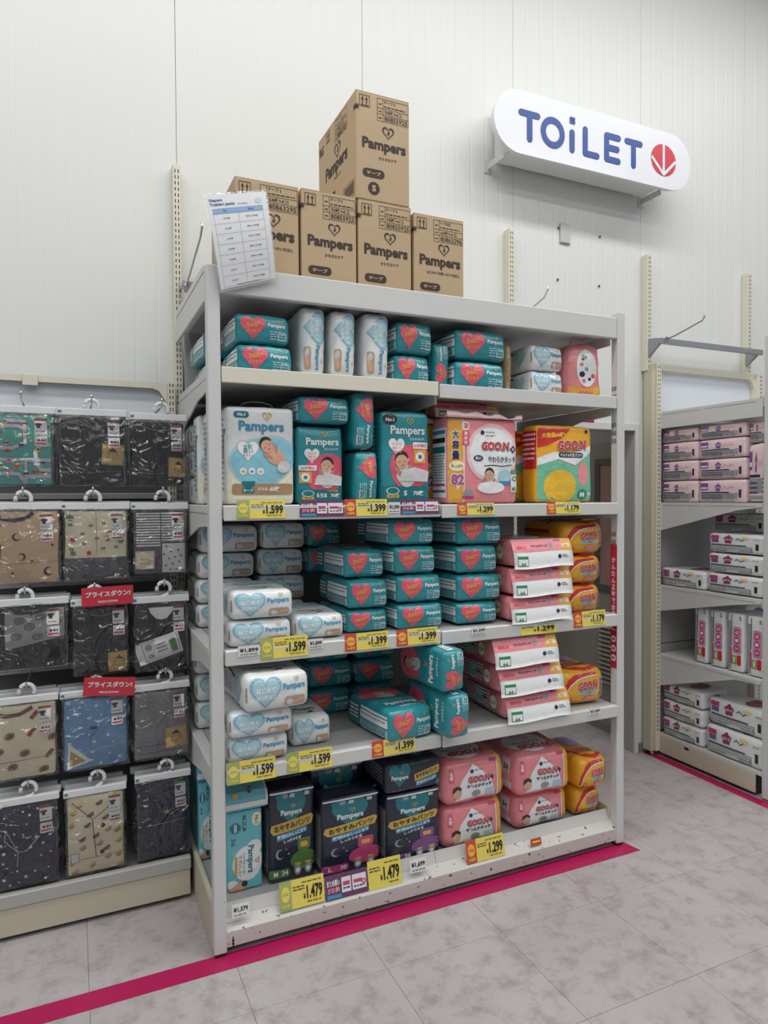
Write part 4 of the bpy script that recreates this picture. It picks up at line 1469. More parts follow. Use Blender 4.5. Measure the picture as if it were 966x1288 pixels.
def k_aqua():
    dims = (.150, .260, .330)
    s, root, A = newroot(dims, AQUA, r=.014, seed=15, amp=.003, bulge=(.003, .005, .002))
    rot = -PI / 2
    A.add('white_patch', iW, 'front', s_star(o_ell(.008, -.050, .058, .072, 32), .008, -.05, 4), 1)
    A.add('white_patch', iW, 'front', s_ell(.035, .012, .030, .028), 1)
    pampers(A, 'front', .018, -.035, .112, iTeal, ink('rose_gold', (200, 130, 110)), rot, dx=.10)
    A.add('line_print', iTeal, 'front', s_text('はじめての肌へのいちばん', -.006, -.05, .09, .007, rot, bold=.01), 3)
    A.add('line_print', iBrown, 'front', s_text('うれしい', -.020, -.055, .090, .013, rot, bold=.02), 3)
    A.add('gold_strip', iGold, 'front', s_round(-.042, -.095, -.032, -.015, .003), 3)
    A.add('rank_badge', iCream, 'front', s_ell(.046, .122, .020, .028), 2)
    A.add('rank_writing', iTeal, 'front', s_text('No.1', .046, .120, .034, .014, rot, bold=.03), 4)
    A.add('size_pill', iTeal, 'front', s_round(-.010, .082, .004, .146, .006), 2)
    A.add('size_writing', iW, 'front', s_text('テープ', -.003, .112, .034, .009, rot, bold=.03), 4)
    A.add('size_burst', iTeal, 'front', s_starlet(-.038, .098, .024, 12, .75), 2)
    A.add('size_burst_writing', iW, 'front', s_text('5000', -.038, .098, .032, .012, rot, bold=.03), 4)
    A.add('count', iTeal, 'front', s_text('36', -.046, .044, .030, .016, rot, bold=.01), 3)
    A.add('photo_skin', iSkin, 'front', s_ell(-.030, -.148, .040, .020, 20, .5), 4)
    A.add('photo_hair', iHair, 'front', s_ell(-.004, -.132, .012, .012), 5)
    A.add('photo_cloth', iW, 'front', s_ell(-.050, -.128, .020, .018), 3)
    fine(A, 'side_print', iTeal, 'left', -.11, .11, .14, .018, 15, 23, .008)
    A.add('side_patch', iW, 'left', s_star(o_ell(.05, -.02, .05, .07), .05, -.02), 1)
    A.finish(root)
    # folded carton-like lid at the top
    m = MB().prism([(-.135, .335), (-.140, .372), (-.128, .405), (-.05, .440), (.06, .430), (.125, .385), (.125, .335)], 'x', -.077, .077)
    lid = m.build('folded_lid', AQUA, root)
    MB().box(-.0765, .0775, -.1425, -.1385, .345, .366).build('white_band', iW, lid)
    MB().prism([(-.139, .340), (-.145, .374), (-.131, .402), (-.06, .430), (-.06, .345)], 'x', .0772, .086).build('open_flap', WHT, lid)
    MB().box(-.05, -.03, -.1385, -.1360, .385, .405).build('gold_mark', iGold, lid)
    MB().box(.01, .022, -.1365, -.1300, .400, .425).build('dark_tab', iDark, lid)
    return dims, root


def k_pink_bag():
    dims = (.178, .150, .262)
    s, root, A = newroot(dims, PINK, r=.030, seed=16, amp=.007, bulge=(.006, .010, .002), pinch=.10)
    A.add('white_panel', iW, 'front', s_star(o_ell(.005, .012, .048, .085, 28), .005, .012, 4), 1)
    r = random.Random(8)
    for k in range(9):
        A.add('panel_marks', (iGrey, iNavy, iPink)[k % 3], 'front', s_ell(.005 + r.uniform(-.03, .03), .012 + r.uniform(-.06, .06), r.uniform(.006, .013)), 3)
    A.parts = {k: v for k, v in A.parts.items()}
    A.add('gold_foot', iOrange, 'front', s_poly([(-.084, -.120), (.084, -.120), (.084, -.062), (.0, -.080), (-.084, -.070)]), 2)
    A.add('foot_writing', iPink, 'front', s_text('GOO.N', .0, -.100, .07, .016, bold=.04), 4)
    A.add('side_print', iRose, 'left', s_round(-.05, -.06, .05, .09, .01), 1)
    A.finish(root)
    m = MB().prism([(-.035, .248), (-.028, .276), (.030, .278), (.035, .248)], 'y', -.004, .004)
    m.build('top_seal', PINKP, root)
    return dims, root


def logo_rosette(A, face, cx, cy, s, rot, m, layer=3):
    pts = []
    for k in range(32):
        a = 2 * PI * k / 32
        q = 1 + .14 * math.sin(5 * a)
        pts.append((cx + s * 1.15 * q * math.cos(a), cy + s * q * math.sin(a)))
    A.add('logo_badge', m, face, s_star(pts, cx, cy, 2), layer)
    A.add('logo_letters', iW, face, s_text('メリーズ', cx, cy, s * 1.8, s * .6, rot, bold=.05), layer + 2)


def side_pack(material, pale):
    """long wrapped pack; its printed long side faces the aisle"""
    dims = (.215, .345, .112)
    s, root, A = newroot(dims, material, r=.014 if pale else .018, seed=17 + pale, amp=.002 if pale else .004, bulge=(.005, .004, .003))
    f = 'left'
    if pale:
        A.add('grey_panel', iGrey, f, s_rect(-.150, -.050, .020, -.010), 1)
        A.add('grey_panel', iGrey, f, s_rect(.022, -.050, .095, -.010), 1)
        A.add('purple_line', iNavy, f, s_rect(-.150, -.008, .060, -.003), 2)
        A.add('corner_block', iPurple, f, s_rect(-.155, .006, -.095, .040), 1)
        A.add('corner_block', iW, f, s_rect(-.150, .012, -.100, .020), 2)
        logo_rosette(A, f, -.020, .018, .018, 0, iPurple)
        A.add('script_line', iRose, f, s_line([(.012, .010), (.03, .024), (.05, .012), (.075, .022), (.095, .014)], .004), 2)
        A.add('barcode', iNavy, f, s_rect(.125, -.030, .142, .008), 2)
        fine(A, 'fine_print', iNavy, f, .100, .120, -.012, .008, 4, 3, .003)
        fine(A, 'fine_print', iNavy, f, -.145, .010, -.020, .009, 3, 7, .003)
    else:
        A.add('grey_panel', iGrey, f, s_rect(-.150, -.048, .105, -.014), 1)
        A.add('purple_line', iNavy, f, s_rect(-.150, -.012, .070, -.007), 2)
        A.add('corner_block', iMag, f, s_rect(-.150, .024, -.098, .042), 1)
        A.add('corner_block_dark', iPurple, f, s_rect(-.145, .002, -.100, .022), 1)
        logo_rosette(A, f, -.038, .022, .022, 0, ink('plum_dark', (146, 52, 96)))
        A.add('script_line', iTeal, f, s_line([(.006, .020), (.02, .030), (.04, .016), (.06, .026)], .005), 2)
        A.add('gold_glow', ink('pale_gold', (236, 208, 160)), f, s_ell(.062, .034, .026, .011), 1)
        A.add('pack_writing', iDark, f, s_text('さらさら', .128, .028, .034, .008, bold=.02), 2)
        A.add('barcode', iDark, f, s_rect(.122, -.030, .140, .004), 2)
        fine(A, 'fine_print', iW, f, -.140, .100, -.022, .009, 3, 7, .003)
    A.add('front_print', iPurple if not pale else iNavy, 'front', s_ell(0, .005, .05, .025), 1)
    A.add('top_logo', ink('plum_dark', (146, 52, 96)), 'top', s_star(o_ell(0.0, -.05, .07, .05), 0, -.05, 3), 1)
    A.finish(root)
    return dims, root


def k_stand():
    dims = (.21, .112, .330)
    s, root, A = newroot(dims, WHT, r=.014, seed=21, amp=.003, bulge=(.004, .005, .002))
    f = 'left'
    A.add('grey_panel', iGrey, f, s_rect(-.048, -.150, -.022, .120), 1)
    A.add('purple_line', iNavy, f, s_rect(-.021, -.02, -.017, .155), 2)
    A.add('magenta_bar', iMag, f, s_rect(-.026, -.120, -.016, -.03), 3)
    A.add('logo_badge', ink('mauve', (196, 150, 180)), f, s_round(-.010, -.060, .040, .090, .012), 2)
    for k in range(3):
        A.add('logo_discs', iMag, f, s_ell(.014, -.030 + k * .044, .017, .020), 3)
        A.add('logo_letters', iW, f, s_text('リーズ'[2 - k], .014, -.030 + k * .044, .016, .020, -PI / 2, bold=.05), 5)
    A.add('size_green', ink('leaf', (108, 160, 52)), f, s_round(-.014, -.118, .012, -.070, .005), 3)
    A.add('size_red', iRed, f, s_round(.014, -.122, .038, -.066, .005), 3)
    A.add('size_writing', iW, f, s_text('SM', -.001, -.094, .032, .015, -PI / 2, bold=.04), 5)
    fine(A, 'side_print', iDark, f, .028, .040, .145, .008, 3, 4, .004)
    A.finish(root)
    return dims, root


def k_tan():
    dims = (.05, .20, .20)
    s, root, A = newroot(dims, TAN, r=.012, seed=22, amp=.004)
    fine(A, 'print', iBrown, 'front', -.018, .018, .08, .014, 11, 4, .006)
    A.finish(root)
    return dims, root


BUILD = {'teal': k_teal, 'white': k_white, 'newborn': k_newborn, 'teal_new': lambda: k_teal_front('新生児', '70', 1), 'teal_s': lambda: k_teal_front('S', '70', 0),
         'pink_big': k_pink_big, 'yellow_big': k_yellow_big, 'pink_flap': k_pink_flap, 'yellow': k_yellow, 'pink_end': k_pink_end,
         'dark_m': lambda: k_dark('M', '34', ink('night_green', (88, 124, 72))), 'dark_l': lambda: k_dark('L', '30', ink('night_pink', (196, 72, 128)), .246),
         'dark_x': lambda: k_dark('ビッグ', '26', ink('night_purple', (126, 78, 140)), .240), 'dark_end': k_dark_end, 'aqua': k_aqua, 'pink_bag': k_pink_bag,
         'side_pink': lambda: side_pack(film('blush', (234, 208, 211)), 1), 'side_white': lambda: side_pack(WHT, 0), 'stand': k_stand, 'tan': k_tan}


def place(kind, x0, x1, z0, z1, yf, label, group, roll=0, yaw=0.0, dy=None, tilt=0.0):
    """put a pack with its aisle face filling x0..x1, z0..z1 at y = yf; roll turns it on its edge (degrees)"""
    dims, root, kids = proto(kind)
    w, d, h = dims
    x0, x1, z0, z1 = x0 + .0012, x1 - .0012, z0 + .0012, z1 - .0006
    W_, H_ = (x1 - x0), (z1 - z0)
    o = dup(root, kids)
    th = math.radians(roll + tilt)
    if roll in (90, -90):
        sxx, szz = H_ / w, W_ / h
    else:
        sxx, szz = W_ / w, H_ / h
    syy = (dy / d) if dy else 1.0
    o.scale = (sxx, syy, szz)
    Rm = Matrix.Rotation(math.radians(yaw), 4, 'Z') @ Matrix.Rotation(th, 4, 'Y')
    c = Vector(((x0 + x1) / 2, yf + d * syy / 2, (z0 + z1) / 2 + (.0035 if roll else 0)))
    o.rotation_euler = Rm.to_euler()
    o.location = c - Rm @ Vector((0, 0, h * szz / 2))
    o['label'], o['category'] = label, 'diaper pack'
    if group:
        o['group'] = group
    return o


G1, G2, G3, G4, G5 = ('diaper packs on the top shelf', 'diaper packs on the second shelf', 'diaper packs on the third shelf', 'diaper packs on the fourth shelf', 'diaper packs on the bottom shelf')
zA, zR = 1.990, 1.983
# top shelf
place('teal', .100, .308, zA, 2.096, .03, 'teal pack lying on top shelf, lower of the pair by the pyjama-end post', G1, dy=.26)
place('teal', .095, .300, 2.096, 2.203, .035, 'teal pack lying on top shelf, upper of the pair by the pyjama-end post', G1, dy=.255)
place('teal', .055, .255, zA, 2.088, .315, 'teal pack at the back of the top shelf, lower of two behind the front pair', G1, dy=.33)
place('teal', .034, .235, 2.090, 2.190, .300, 'teal pack sticking out past the post at the back of the top shelf', G1, dy=.33)
GW = 'white packs standing on edge on the top shelf'
place('white', .338, .436, zA, 2.248, .035, 'white pack standing on edge, first of three, next to the teal pair', GW, 90)
place('white', .452, .553, zA, 2.246, .03, 'white pack standing on edge, middle one of three on the top shelf', GW, 90)
place('white', .580, .690, zA, 2.250, .03, 'white pack standing on edge, third of three, nearest the teal stack', GW, 90)
place('teal', .705, .866, zA, 2.110, .04, 'small teal pack, lower of the stack right after three white standing packs', G1)
place('teal', .712, .876, 2.110, 2.236, .035, 'teal pack, upper of the stack right after three white standing packs', G1)
place('teal', .881, .956, zR, 2.165, .05, 'narrow teal pack standing on edge between two teal stacks, top shelf', G1, -90)
place('teal', .962, 1.212, zR, 2.106, .03, 'teal pack, lower of the wide pair mid doorway-end bay, top shelf', G1)
place('teal', .964, 1.218, 2.106, 2.232, .03, 'teal pack, upper of the wide pair mid doorway-end bay, top shelf', G1)
place('tan', 1.222, 1.262, zR, 2.19, .06, 'tan see-through pack wedged behind the wide teal pair on top shelf', G1)
place('white', 1.335, 1.512, zR, 2.090, .035, 'white pack lying on top shelf, lower of the pair beside the pink bag', G1)
place('white', 1.335, 1.512, 2.090, 2.200, .035, 'white pack lying on top shelf, upper of the pair beside the pink bag', G1)
place('pink_bag', 1.548, 1.738, zR, 2.232, .05, 'pink bag with gold foot standing last on the top shelf, doorway end', G1, yaw=-6)
# second shelf
zB = 1.535
place('newborn', .062, .314, zB, 1.880, .045, 'large white newborn pack with pale blue patch and sleeping baby, second shelf front', 'white newborn packs')
place('newborn', .028, .280, zB, 1.878, .175, 'white newborn pack directly behind the front newborn pack', 'white newborn packs')
place('newborn', .012, .262, zB, 1.876, .305, 'white newborn pack third in line behind the front newborn pack', 'white newborn packs')
for k in range(3):
    place('white', .006, .236, zB + k * .108, zB + (k + 1) * .108, .455, 'white lying pack at the back of the second shelf, ' + ('lowest', 'middle', 'topmost')[k] + ' of its stack', 'white packs at the back of the second shelf', dy=.235)
place('teal_new', .322, .508, zB, 1.822, .060, 'teal newborn pack with sleeping baby photo beside the large white pack', G2)
place('teal', .318, .528, 1.828, 1.930, .030, 'teal pack lying flat across the top of the teal newborn pack', G2)
place('teal', .541, .640, zB, 1.732, .03, 'teal pack on edge, lower of the column between two baby-photo packs', G2, 90)
place('teal', .532, .628, 1.732, 1.952, .03, 'teal pack on edge, upper of the column between two baby-photo packs', G2, 90)
place('teal_s', .645, .862, zB, 1.890, .040, 'teal size S pack with pink patch, count 70, second shelf', G2)
place('pink_big', .922, 1.258, zB - .005, 1.878, .020, 'large pink 82 count pack with torn top edge, second shelf', G2)
place('pink_big', .882, 1.215, zB - .005, 1.868, .190, 'large pink pack standing just behind the pink 82 pack', G2)
place('pink_flap', .945, 1.250, 1.888, 1.953, .175, 'pink pack lying on top behind the pink 82 pack', G2, dy=.22)
place('yellow_big', 1.350, 1.655, zB - .005, 1.862, .022, 'large yellow size M pack with green meadow at the doorway end, second shelf', G2)
place('yellow_big', 1.285, 1.580, zB - .005, 1.850, .175, 'yellow pack half hidden between the pink 82 pack and yellow M pack', G2)
# third shelf
zC = 1.045
for (x0, x1, z0, z1, yf, t) in ((.055, .292, zC, 1.140, .005, 'lower of the front pair at the pyjama-end post, third shelf'), (.062, .298, 1.140, 1.246, .000, 'upper of the front pair at the pyjama-end post, third shelf'),
                                (.298, .500, zC, 1.140, .030, 'single one on the third shelf between white pair and teal stack'),
                                (.020, .262, zC, 1.142, .42, 'bottom of the back stack by the post, third shelf'), (.018, .262, 1.142, 1.240, .42, 'second up in the back stack by the post, third shelf'), (.024, .262, 1.240, 1.342, .42, 'third up in the back stack by the post, third shelf'), (.030, .278, 1.342, 1.455, .42, 'topmost of the back stack by the post, third shelf'),
                                (.275, .474, zC, 1.138, .42, 'bottom of the inner back stack, third shelf'), (.275, .474, 1.138, 1.242, .42, 'second up in the inner back stack, third shelf'), (.270, .468, 1.242, 1.350, .42, 'third up in the inner back stack, third shelf'), (.282, .476, 1.350, 1.460, .42, 'topmost of the inner back stack, third shelf')):
    place('white', x0, x1, z0, z1, yf, 'white pack, ' + t, 'white packs on the third shelf', dy=.27 if yf > .3 else None)
for (x0, x1, z0, z1, yf, t) in ((.508, .690, zC, 1.138, .060, 'bottom of the first teal column, third shelf'), (.510, .688, 1.138, 1.252, .050, 'second up in the first teal column, third shelf'), (.506, .684, 1.252, 1.366, .075, 'third up in the first teal column, third shelf'),
                                (.480, .640, 1.350, 1.460, .44, 'dim one at the back beside the topmost white packs, third shelf'), (.480, .640, 1.24, 1.35, .44, 'dim one at the back, under the dim topmost one, third shelf'),
                                (.706, .918, zC, 1.150, .030, 'bottom of the middle teal column, third shelf'), (.702, .912, 1.150, 1.262, .030, 'second up in the middle teal column, third shelf'), (.694, .886, 1.262, 1.374, .030, 'third up in the middle teal column, third shelf'), (.672, .880, 1.374, 1.480, .030, 'topmost of the middle teal column, third shelf'),
                                (.966, 1.174, zC, 1.137, .030, 'bottom of the column next to pink packs, third shelf'), (.966, 1.192, 1.137, 1.250, .030, 'second up in the column next to pink packs'), (.966, 1.174, 1.250, 1.366, .030, 'third up in the column next to pink packs'), (.966, 1.196, 1.366, 1.482, .030, 'topmost of the column next to pink packs')):
    place('teal', x0, x1, z0, z1, yf, 'teal pack, ' + t, 'teal packs on the third shelf', dy=.24 if yf > .4 else None)
for k, (z0, z1) in enumerate(((1.042, 1.150), (1.150, 1.266), (1.266, 1.386))):
    place('pink_flap', 1.208 + .006 * k, 1.500 + .004 * k, z0 + .003, z1, .016, 'pink pack with white header flap, ' + ('bottom', 'middle', 'top')[k] + ' of three on the third shelf', 'pink flapped packs on the third shelf', yaw=-1.5)
for k, (x0, x1, z0, z1) in enumerate(((1.516, 1.742, 1.042, 1.172), (1.514, 1.746, 1.172, 1.302), (1.510, 1.757, 1.302, 1.455))):
    place('yellow', x0, x1, z0, z1, .050, 'yellow and red pack, ' + ('bottom', 'middle', 'top')[k] + ' of three at the doorway end, third shelf', 'yellow packs on the third shelf')
# fourth shelf
zD = .640
for (x0, x1, z0, z1, yf, yaw, t) in ((.050, .278, zD, .736, .010, 0, 'lowest of the leaning front stack, fourth shelf'), (.050, .288, .736, .832, -.015, 0, 'second of the front stack, fourth shelf'), (.088, .330, .832, .966, -.055, 3, 'topmost and most jutting of the front stack, fourth shelf'),
                                (.300, .462, zD, .755, .080, 0, 'half hidden beside the front stack, fourth shelf'),
                                (.012, .250, zD, .750, .43, 0, 'lowest of the back stack by the post, fourth shelf'), (.012, .250, .750, .860, .43, 0, 'middle of the back stack by the post, fourth shelf'), (.008, .248, .860, .968, .43, 0, 'topmost of the back stack by the post, fourth shelf')):
    place('white', x0, x1, z0, z1, yf, 'white pack, ' + t, 'white packs on the fourth shelf', yaw=yaw, dy=.26 if yf > .3 else None)
for (x0, x1, z0, z1, yf, t) in ((.460, .668, zD, .750, .40, 'bottom of the near back column, fourth shelf'), (.472, .684, .750, .860, .42, 'second up in the near back column, fourth shelf'), (.467, .672, .860, .970, .42, 'topmost of the near back column, fourth shelf'),
                                (.690, .890, zD, .742, .42, 'bottom of the far back column, fourth shelf'), (.694, .890, .742, .853, .42, 'second up in the far back column, fourth shelf'), (.690, .890, .853, .962, .42, 'topmost of the far back column, fourth shelf')):
    place('teal', x0, x1, z0, z1, yf, 'teal pack, ' + t, 'teal packs at the back of the fourth shelf', dy=.26)
place('teal', .616, .826, zD, .768, -.030, 'teal pack lying flat alone with its baby photo face up, fourth shelf', G4, yaw=6)
place('teal', .838, .944, zD, .816, -.110, 'teal pack on edge jutting over the fourth shelf, lower of two', G4, -90, yaw=3)
place('teal', .812, .922, .816, .984, -.105, 'teal pack on edge jutting over the fourth shelf, upper of two', G4, -90, yaw=5)
for k, (x0, x1, z0, z1) in enumerate(((1.185, 1.490, .637, .752), (1.152, 1.455, .752, .868), (1.126, 1.430, .868, .985))):
    place('pink_flap', x0, x1, z0 + .003, z1, .012, 'pink pack with white header flap, ' + ('bottom', 'middle', 'top')[k] + ' of three on the fourth shelf', 'pink flapped packs on the fourth shelf', yaw=-1.5)
place('yellow', 1.495, 1.755, .637, .805, .035, 'single bulging yellow pack at the doorway end of the fourth shelf', G4, yaw=-4)
# bottom shelf
zE = .120
place('aqua', .072, .214, zE, .420, .150, 'pale aqua pack with folded lid standing on the bottom shelf by the post', 'pale aqua packs on the bottom shelf')
place('aqua', .016, .098, zE, .440, .425, 'pale aqua pack poking out past the post at the back, bottom shelf', 'pale aqua packs on the bottom shelf')
place('dark_m', .226, .412, zE, .476, .140, 'dark night-pants pack marked M 34 with green band, bottom shelf', 'dark night-pants packs')
place('dark_m', .228, .412, zE, .470, .285, 'dark night-pants pack standing behind the M 34 pack', 'dark night-pants packs')
place('dark_l', .416, .661, zE, .424, .095, 'dark night-pants pack marked L 30 with pink band, bottom shelf', 'dark night-pants packs')
place('dark_l', .416, .657, zE, .498, .240, 'dark night-pants pack standing taller behind the L 30 pack', 'dark night-pants packs')
place('dark_x', .672, .914, zE, .402, .069, 'dark night-pants pack marked 26 with purple band, bottom shelf', 'dark night-pants packs')
place('dark_x', .672, .914, zE, .402, .205, 'dark night-pants pack standing behind the purple banded 26 pack', 'dark night-pants packs')
place('dark_end', .664, .914, .404, .530, .060, 'dark pack lying flat on top of the purple banded 26 pack', 'dark night-pants packs')
for (x0, x1, z0, z1, yf, yaw, t) in ((.922, 1.232, zE, .302, .068, 0, 'lower of the pair next to the dark packs'), (.916, 1.224, .305, .495, .048, 0, 'upper of the pair next to the dark packs'),
                                     (1.288, 1.584, zE, .276, .080, -2, 'lower of the pair next to the yellow packs'), (1.270, 1.566, .279, .473, .040, -3, 'upper of the pair next to the yellow packs')):
    place('pink_end', x0, x1, z0, z1, yf, 'pink gold-banded pack, ' + t + ', bottom shelf', 'pink packs on the bottom shelf', yaw=yaw)
place('yellow', 1.600, 1.754, zE, .262, .070, 'yellow pack, lower of the pair in the doorway-end corner, bottom shelf', G5)
place('yellow', 1.588, 1.756, .262, .412, .020, 'yellow pack, upper of the pair in the doorway-end corner, bottom shelf', G5, yaw=-3)

# ------------------------------------------------------------------ far rack beyond the doorway
FX = 2.77
fr = thing('display_rack', 'cream and white display rack beyond the doorway holding pink and white packs', 'shelving rack', (FX, 0, 0))


def fbx(name, m, x0, x1, y0, y1, z0, z1, c=0.002, parent=None):
    return box(name, m, parent or fr, x0 - FX, x1 - FX, y0, y1, z0, z1, c)


u = fbx('upright', CREAM2, 2.708, 2.768, 0.722, 0.799 - .011, 0.03, 2.335)
fbx('upright_face', CREAM, 2.738, 2.772, 0.712, 0.7215, 0.03, 2.335, .001)
slots(fr, (2.748 - FX, 2.760 - FX), 0.712, 0.15, 2.32)
fbx('foot', CHROME, 2.73, 2.75, 0.73, 0.75, .0005, 0.0295)
u2 = fbx('upright', CREAM, 3.60, 3.655, 0.715, 0.78, 0.03, 2.335)
slots(fr, (3.635 - FX, 3.647 - FX), 0.715, 0.15, 2.32)
MB().prism([(2.774 - FX, 2.335), (3.60 - FX, 2.335), (3.60 - FX, 2.24), (3.585 - FX, 2.27), (3.555 - FX, 2.298), (2.774 - FX, 2.303)], 'y', 0.73, 0.76).build('top_bar', CREAM, fr)
fbx('header_panel', mat('pale_panel'), 2.774, 3.598, 0.761, 0.768, 2.06, 2.302)
for z0, z1 in ((1.55, 2.055), (1.06, 1.545), (0.66, 1.055), (0.13, 0.655)):
    fbx('back_panel', mat('panel_pale_grey', (176, 176, 174), rough=.5), 2.774, 3.598, 0.761, 0.768, z0, z1)
for zt, dr_, df_, nm in ((2.052, .098, .095, 0), (1.517, .172, .040, 1), (1.023, .158, .045, 2), (0.610, .194, .030, 3)):
    s_ = fbx('shelf', WHITE_STEEL, 2.776, 3.60, 0.06, 0.74, zt - .03, zt)
    box('lip', RAIL, s_, 2.776 - FX, 3.60 - FX, 0.045, 0.059, zt - .045, zt + .004, .002)
    m = MB()
    x = 2.7735 - FX
    if nm == 0:
        m.prism([(.055, zt), (.735, zt), (.735, zt - dr_), (.055, zt - df_)], 'x', x - .004, x + .002)
    else:
        m.prism([(.055, zt), (.735, zt), (.735, zt - dr_), (.205, zt - df_), (.055, zt - .020)], 'x', x - .004, x + .002)
    b = m.build('bracket', WHITE_STEEL, s_)
    MB().box(x - .0052, x - .0045, .09, .40, zt - .018, zt - .015).box(x - .0052, x - .0045, .44, .70, zt - .018, zt - .015).build('fold_line', GREY_STEEL, s_)
fbx('post', POST_STEEL, 2.766, 2.812, 0.0, 0.044, 0.012, 2.36, .003)
fbx('post', POST_STEEL, 4.46, 4.505, 0.0, 0.044, 0.012, 2.36, .003)
fbx('top_beam', WHITE_STEEL, 2.8125, 4.459, 0.003, 0.03, 2.245, 2.337)
fbx('side_plate', CREAM2, 2.768, 2.776, 0.082, 0.711, 0.022, 0.118, .001)
fbx('base_deck', WHITE_STEEL, 2.7765, 3.60, 0.03, 0.74, 0.1185, 0.130)
fbx('base_lip', RAIL, 2.770, 2.7764, 0.03, 0.711, 0.119, 0.138, .001)
fbx('plinth', DARK, 2.80, 3.59, 0.10, 0.70, .0005, 0.10, 0)
fbx('label_mark', BLACK, 2.7674, 2.7679, 0.50, 0.53, 0.098, 0.114, 0)


def side_place(kind, y0, y1, z0, z1, xf, label, group):
    """pack whose printed long side faces -X (towards the doorway); y0 nearest the aisle"""
    dims, root, kids = proto(kind)
    w, d, h = dims
    o = dup(root, kids)
    y0, y1, z0, z1 = y0 + .0012, y1 - .0012, z0 + .0012, z1 - .0006
    o.scale = (1, (y1 - y0) / d, (z1 - z0) / h)
    o.location = (xf + w / 2, (y0 + y1) / 2, z0)
    o['label'], o['category'] = label, 'diaper pack'
    if group:
        o['group'] = group
    return o


GF = 'pink packs on the far rack'
for k, (z0, z1) in enumerate(((1.517, 1.645), (1.645, 1.760), (1.760, 1.868), (1.868, 1.950))):
    t = ('bottom', 'second', 'third', 'topmost')[k]
    side_place('side_pink', .472, .735, z0, z1, 2.795, 'pale pink long pack, %s of the stack nearest the wall, far rack' % t, GF)
    side_place('side_pink', .165, .470, z0, z1, 2.793, 'pale pink long pack, %s of the stack towards the aisle, far rack' % t, GF)
side_place('side_pink', .052, .160, 1.522, 1.830, 2.800, 'pale pink pack standing upright by the far rack post, lower one', GF)
o = side_place('side_pink', .052, .160, 1.830, 1.945, 2.806, 'pale pink pack with folded corner by the far rack post, upper one', GF)
GW2 = 'white packs on the far rack'
for k in range(3):
    side_place('side_white', .062, .408, 1.027 + k * .110, 1.135 + k * .110, 2.790 + .004 * k, 'white long pack, %s of three by the aisle, second shelf of far rack' % ('bottom', 'middle', 'top')[k], GW2)
side_place('side_white', .412, .735, 1.024, 1.134, 2.790, 'white long pack lying alone nearest the wall, second shelf of far rack', GW2)
for k in range(4):
    side_place('side_white', .24, .60, 1.024 + k * .108, 1.130 + k * .108, 3.06, 'dim white pack, %s of the stack deeper in, second shelf of far rack' % ('bottom', 'second', 'third', 'topmost')[k], GW2)
for k, (y0, y1) in enumerate(((.402, .500), (.292, .396), (.174, .286), (.056, .168))):
    side_place('stand', y0, y1, .612, .930, 2.797, 'white pack standing upright, %s of four counted from the wall, far rack' % ('first', 'second', 'third', 'fourth')[k], 'white packs standing upright on the far rack')
for k in range(3):
    side_place('side_white', .36, .70, .612 + k * .110, .720 + k * .110, 3.06, 'dim white pack, %s of the stack behind the upright packs, far rack' % ('bottom', 'middle', 'top')[k], GW2)
for k, (z0, z1) in enumerate(((.131, .240), (.240, .345), (.345, .450))):
    side_place('side_white', .425, .725, z0, z1, 2.792, 'white long pack, %s of the base stack nearest the wall, far rack' % ('bottom', 'middle', 'top')[k], GW2)
for k, (z0, z1) in enumerate(((.131, .290), (.290, .440))):
    side_place('side_white', .050, .415, z0, z1, 2.792 + .02 * k, 'white long pack, %s of the base pair by the aisle, far rack' % ('lower', 'upper')[k], GW2)

# ------------------------------------------------------------------ cartons on top of the main rack
KRAFT = mat('kraft_board', (182, 158, 126), rough=.75, var=.04, vscale=9)
INKK = mat('carton_ink', (58, 46, 40), rough=.7)
KLIGHT = mat('carton_plain', (190, 162, 124), rough=.75)


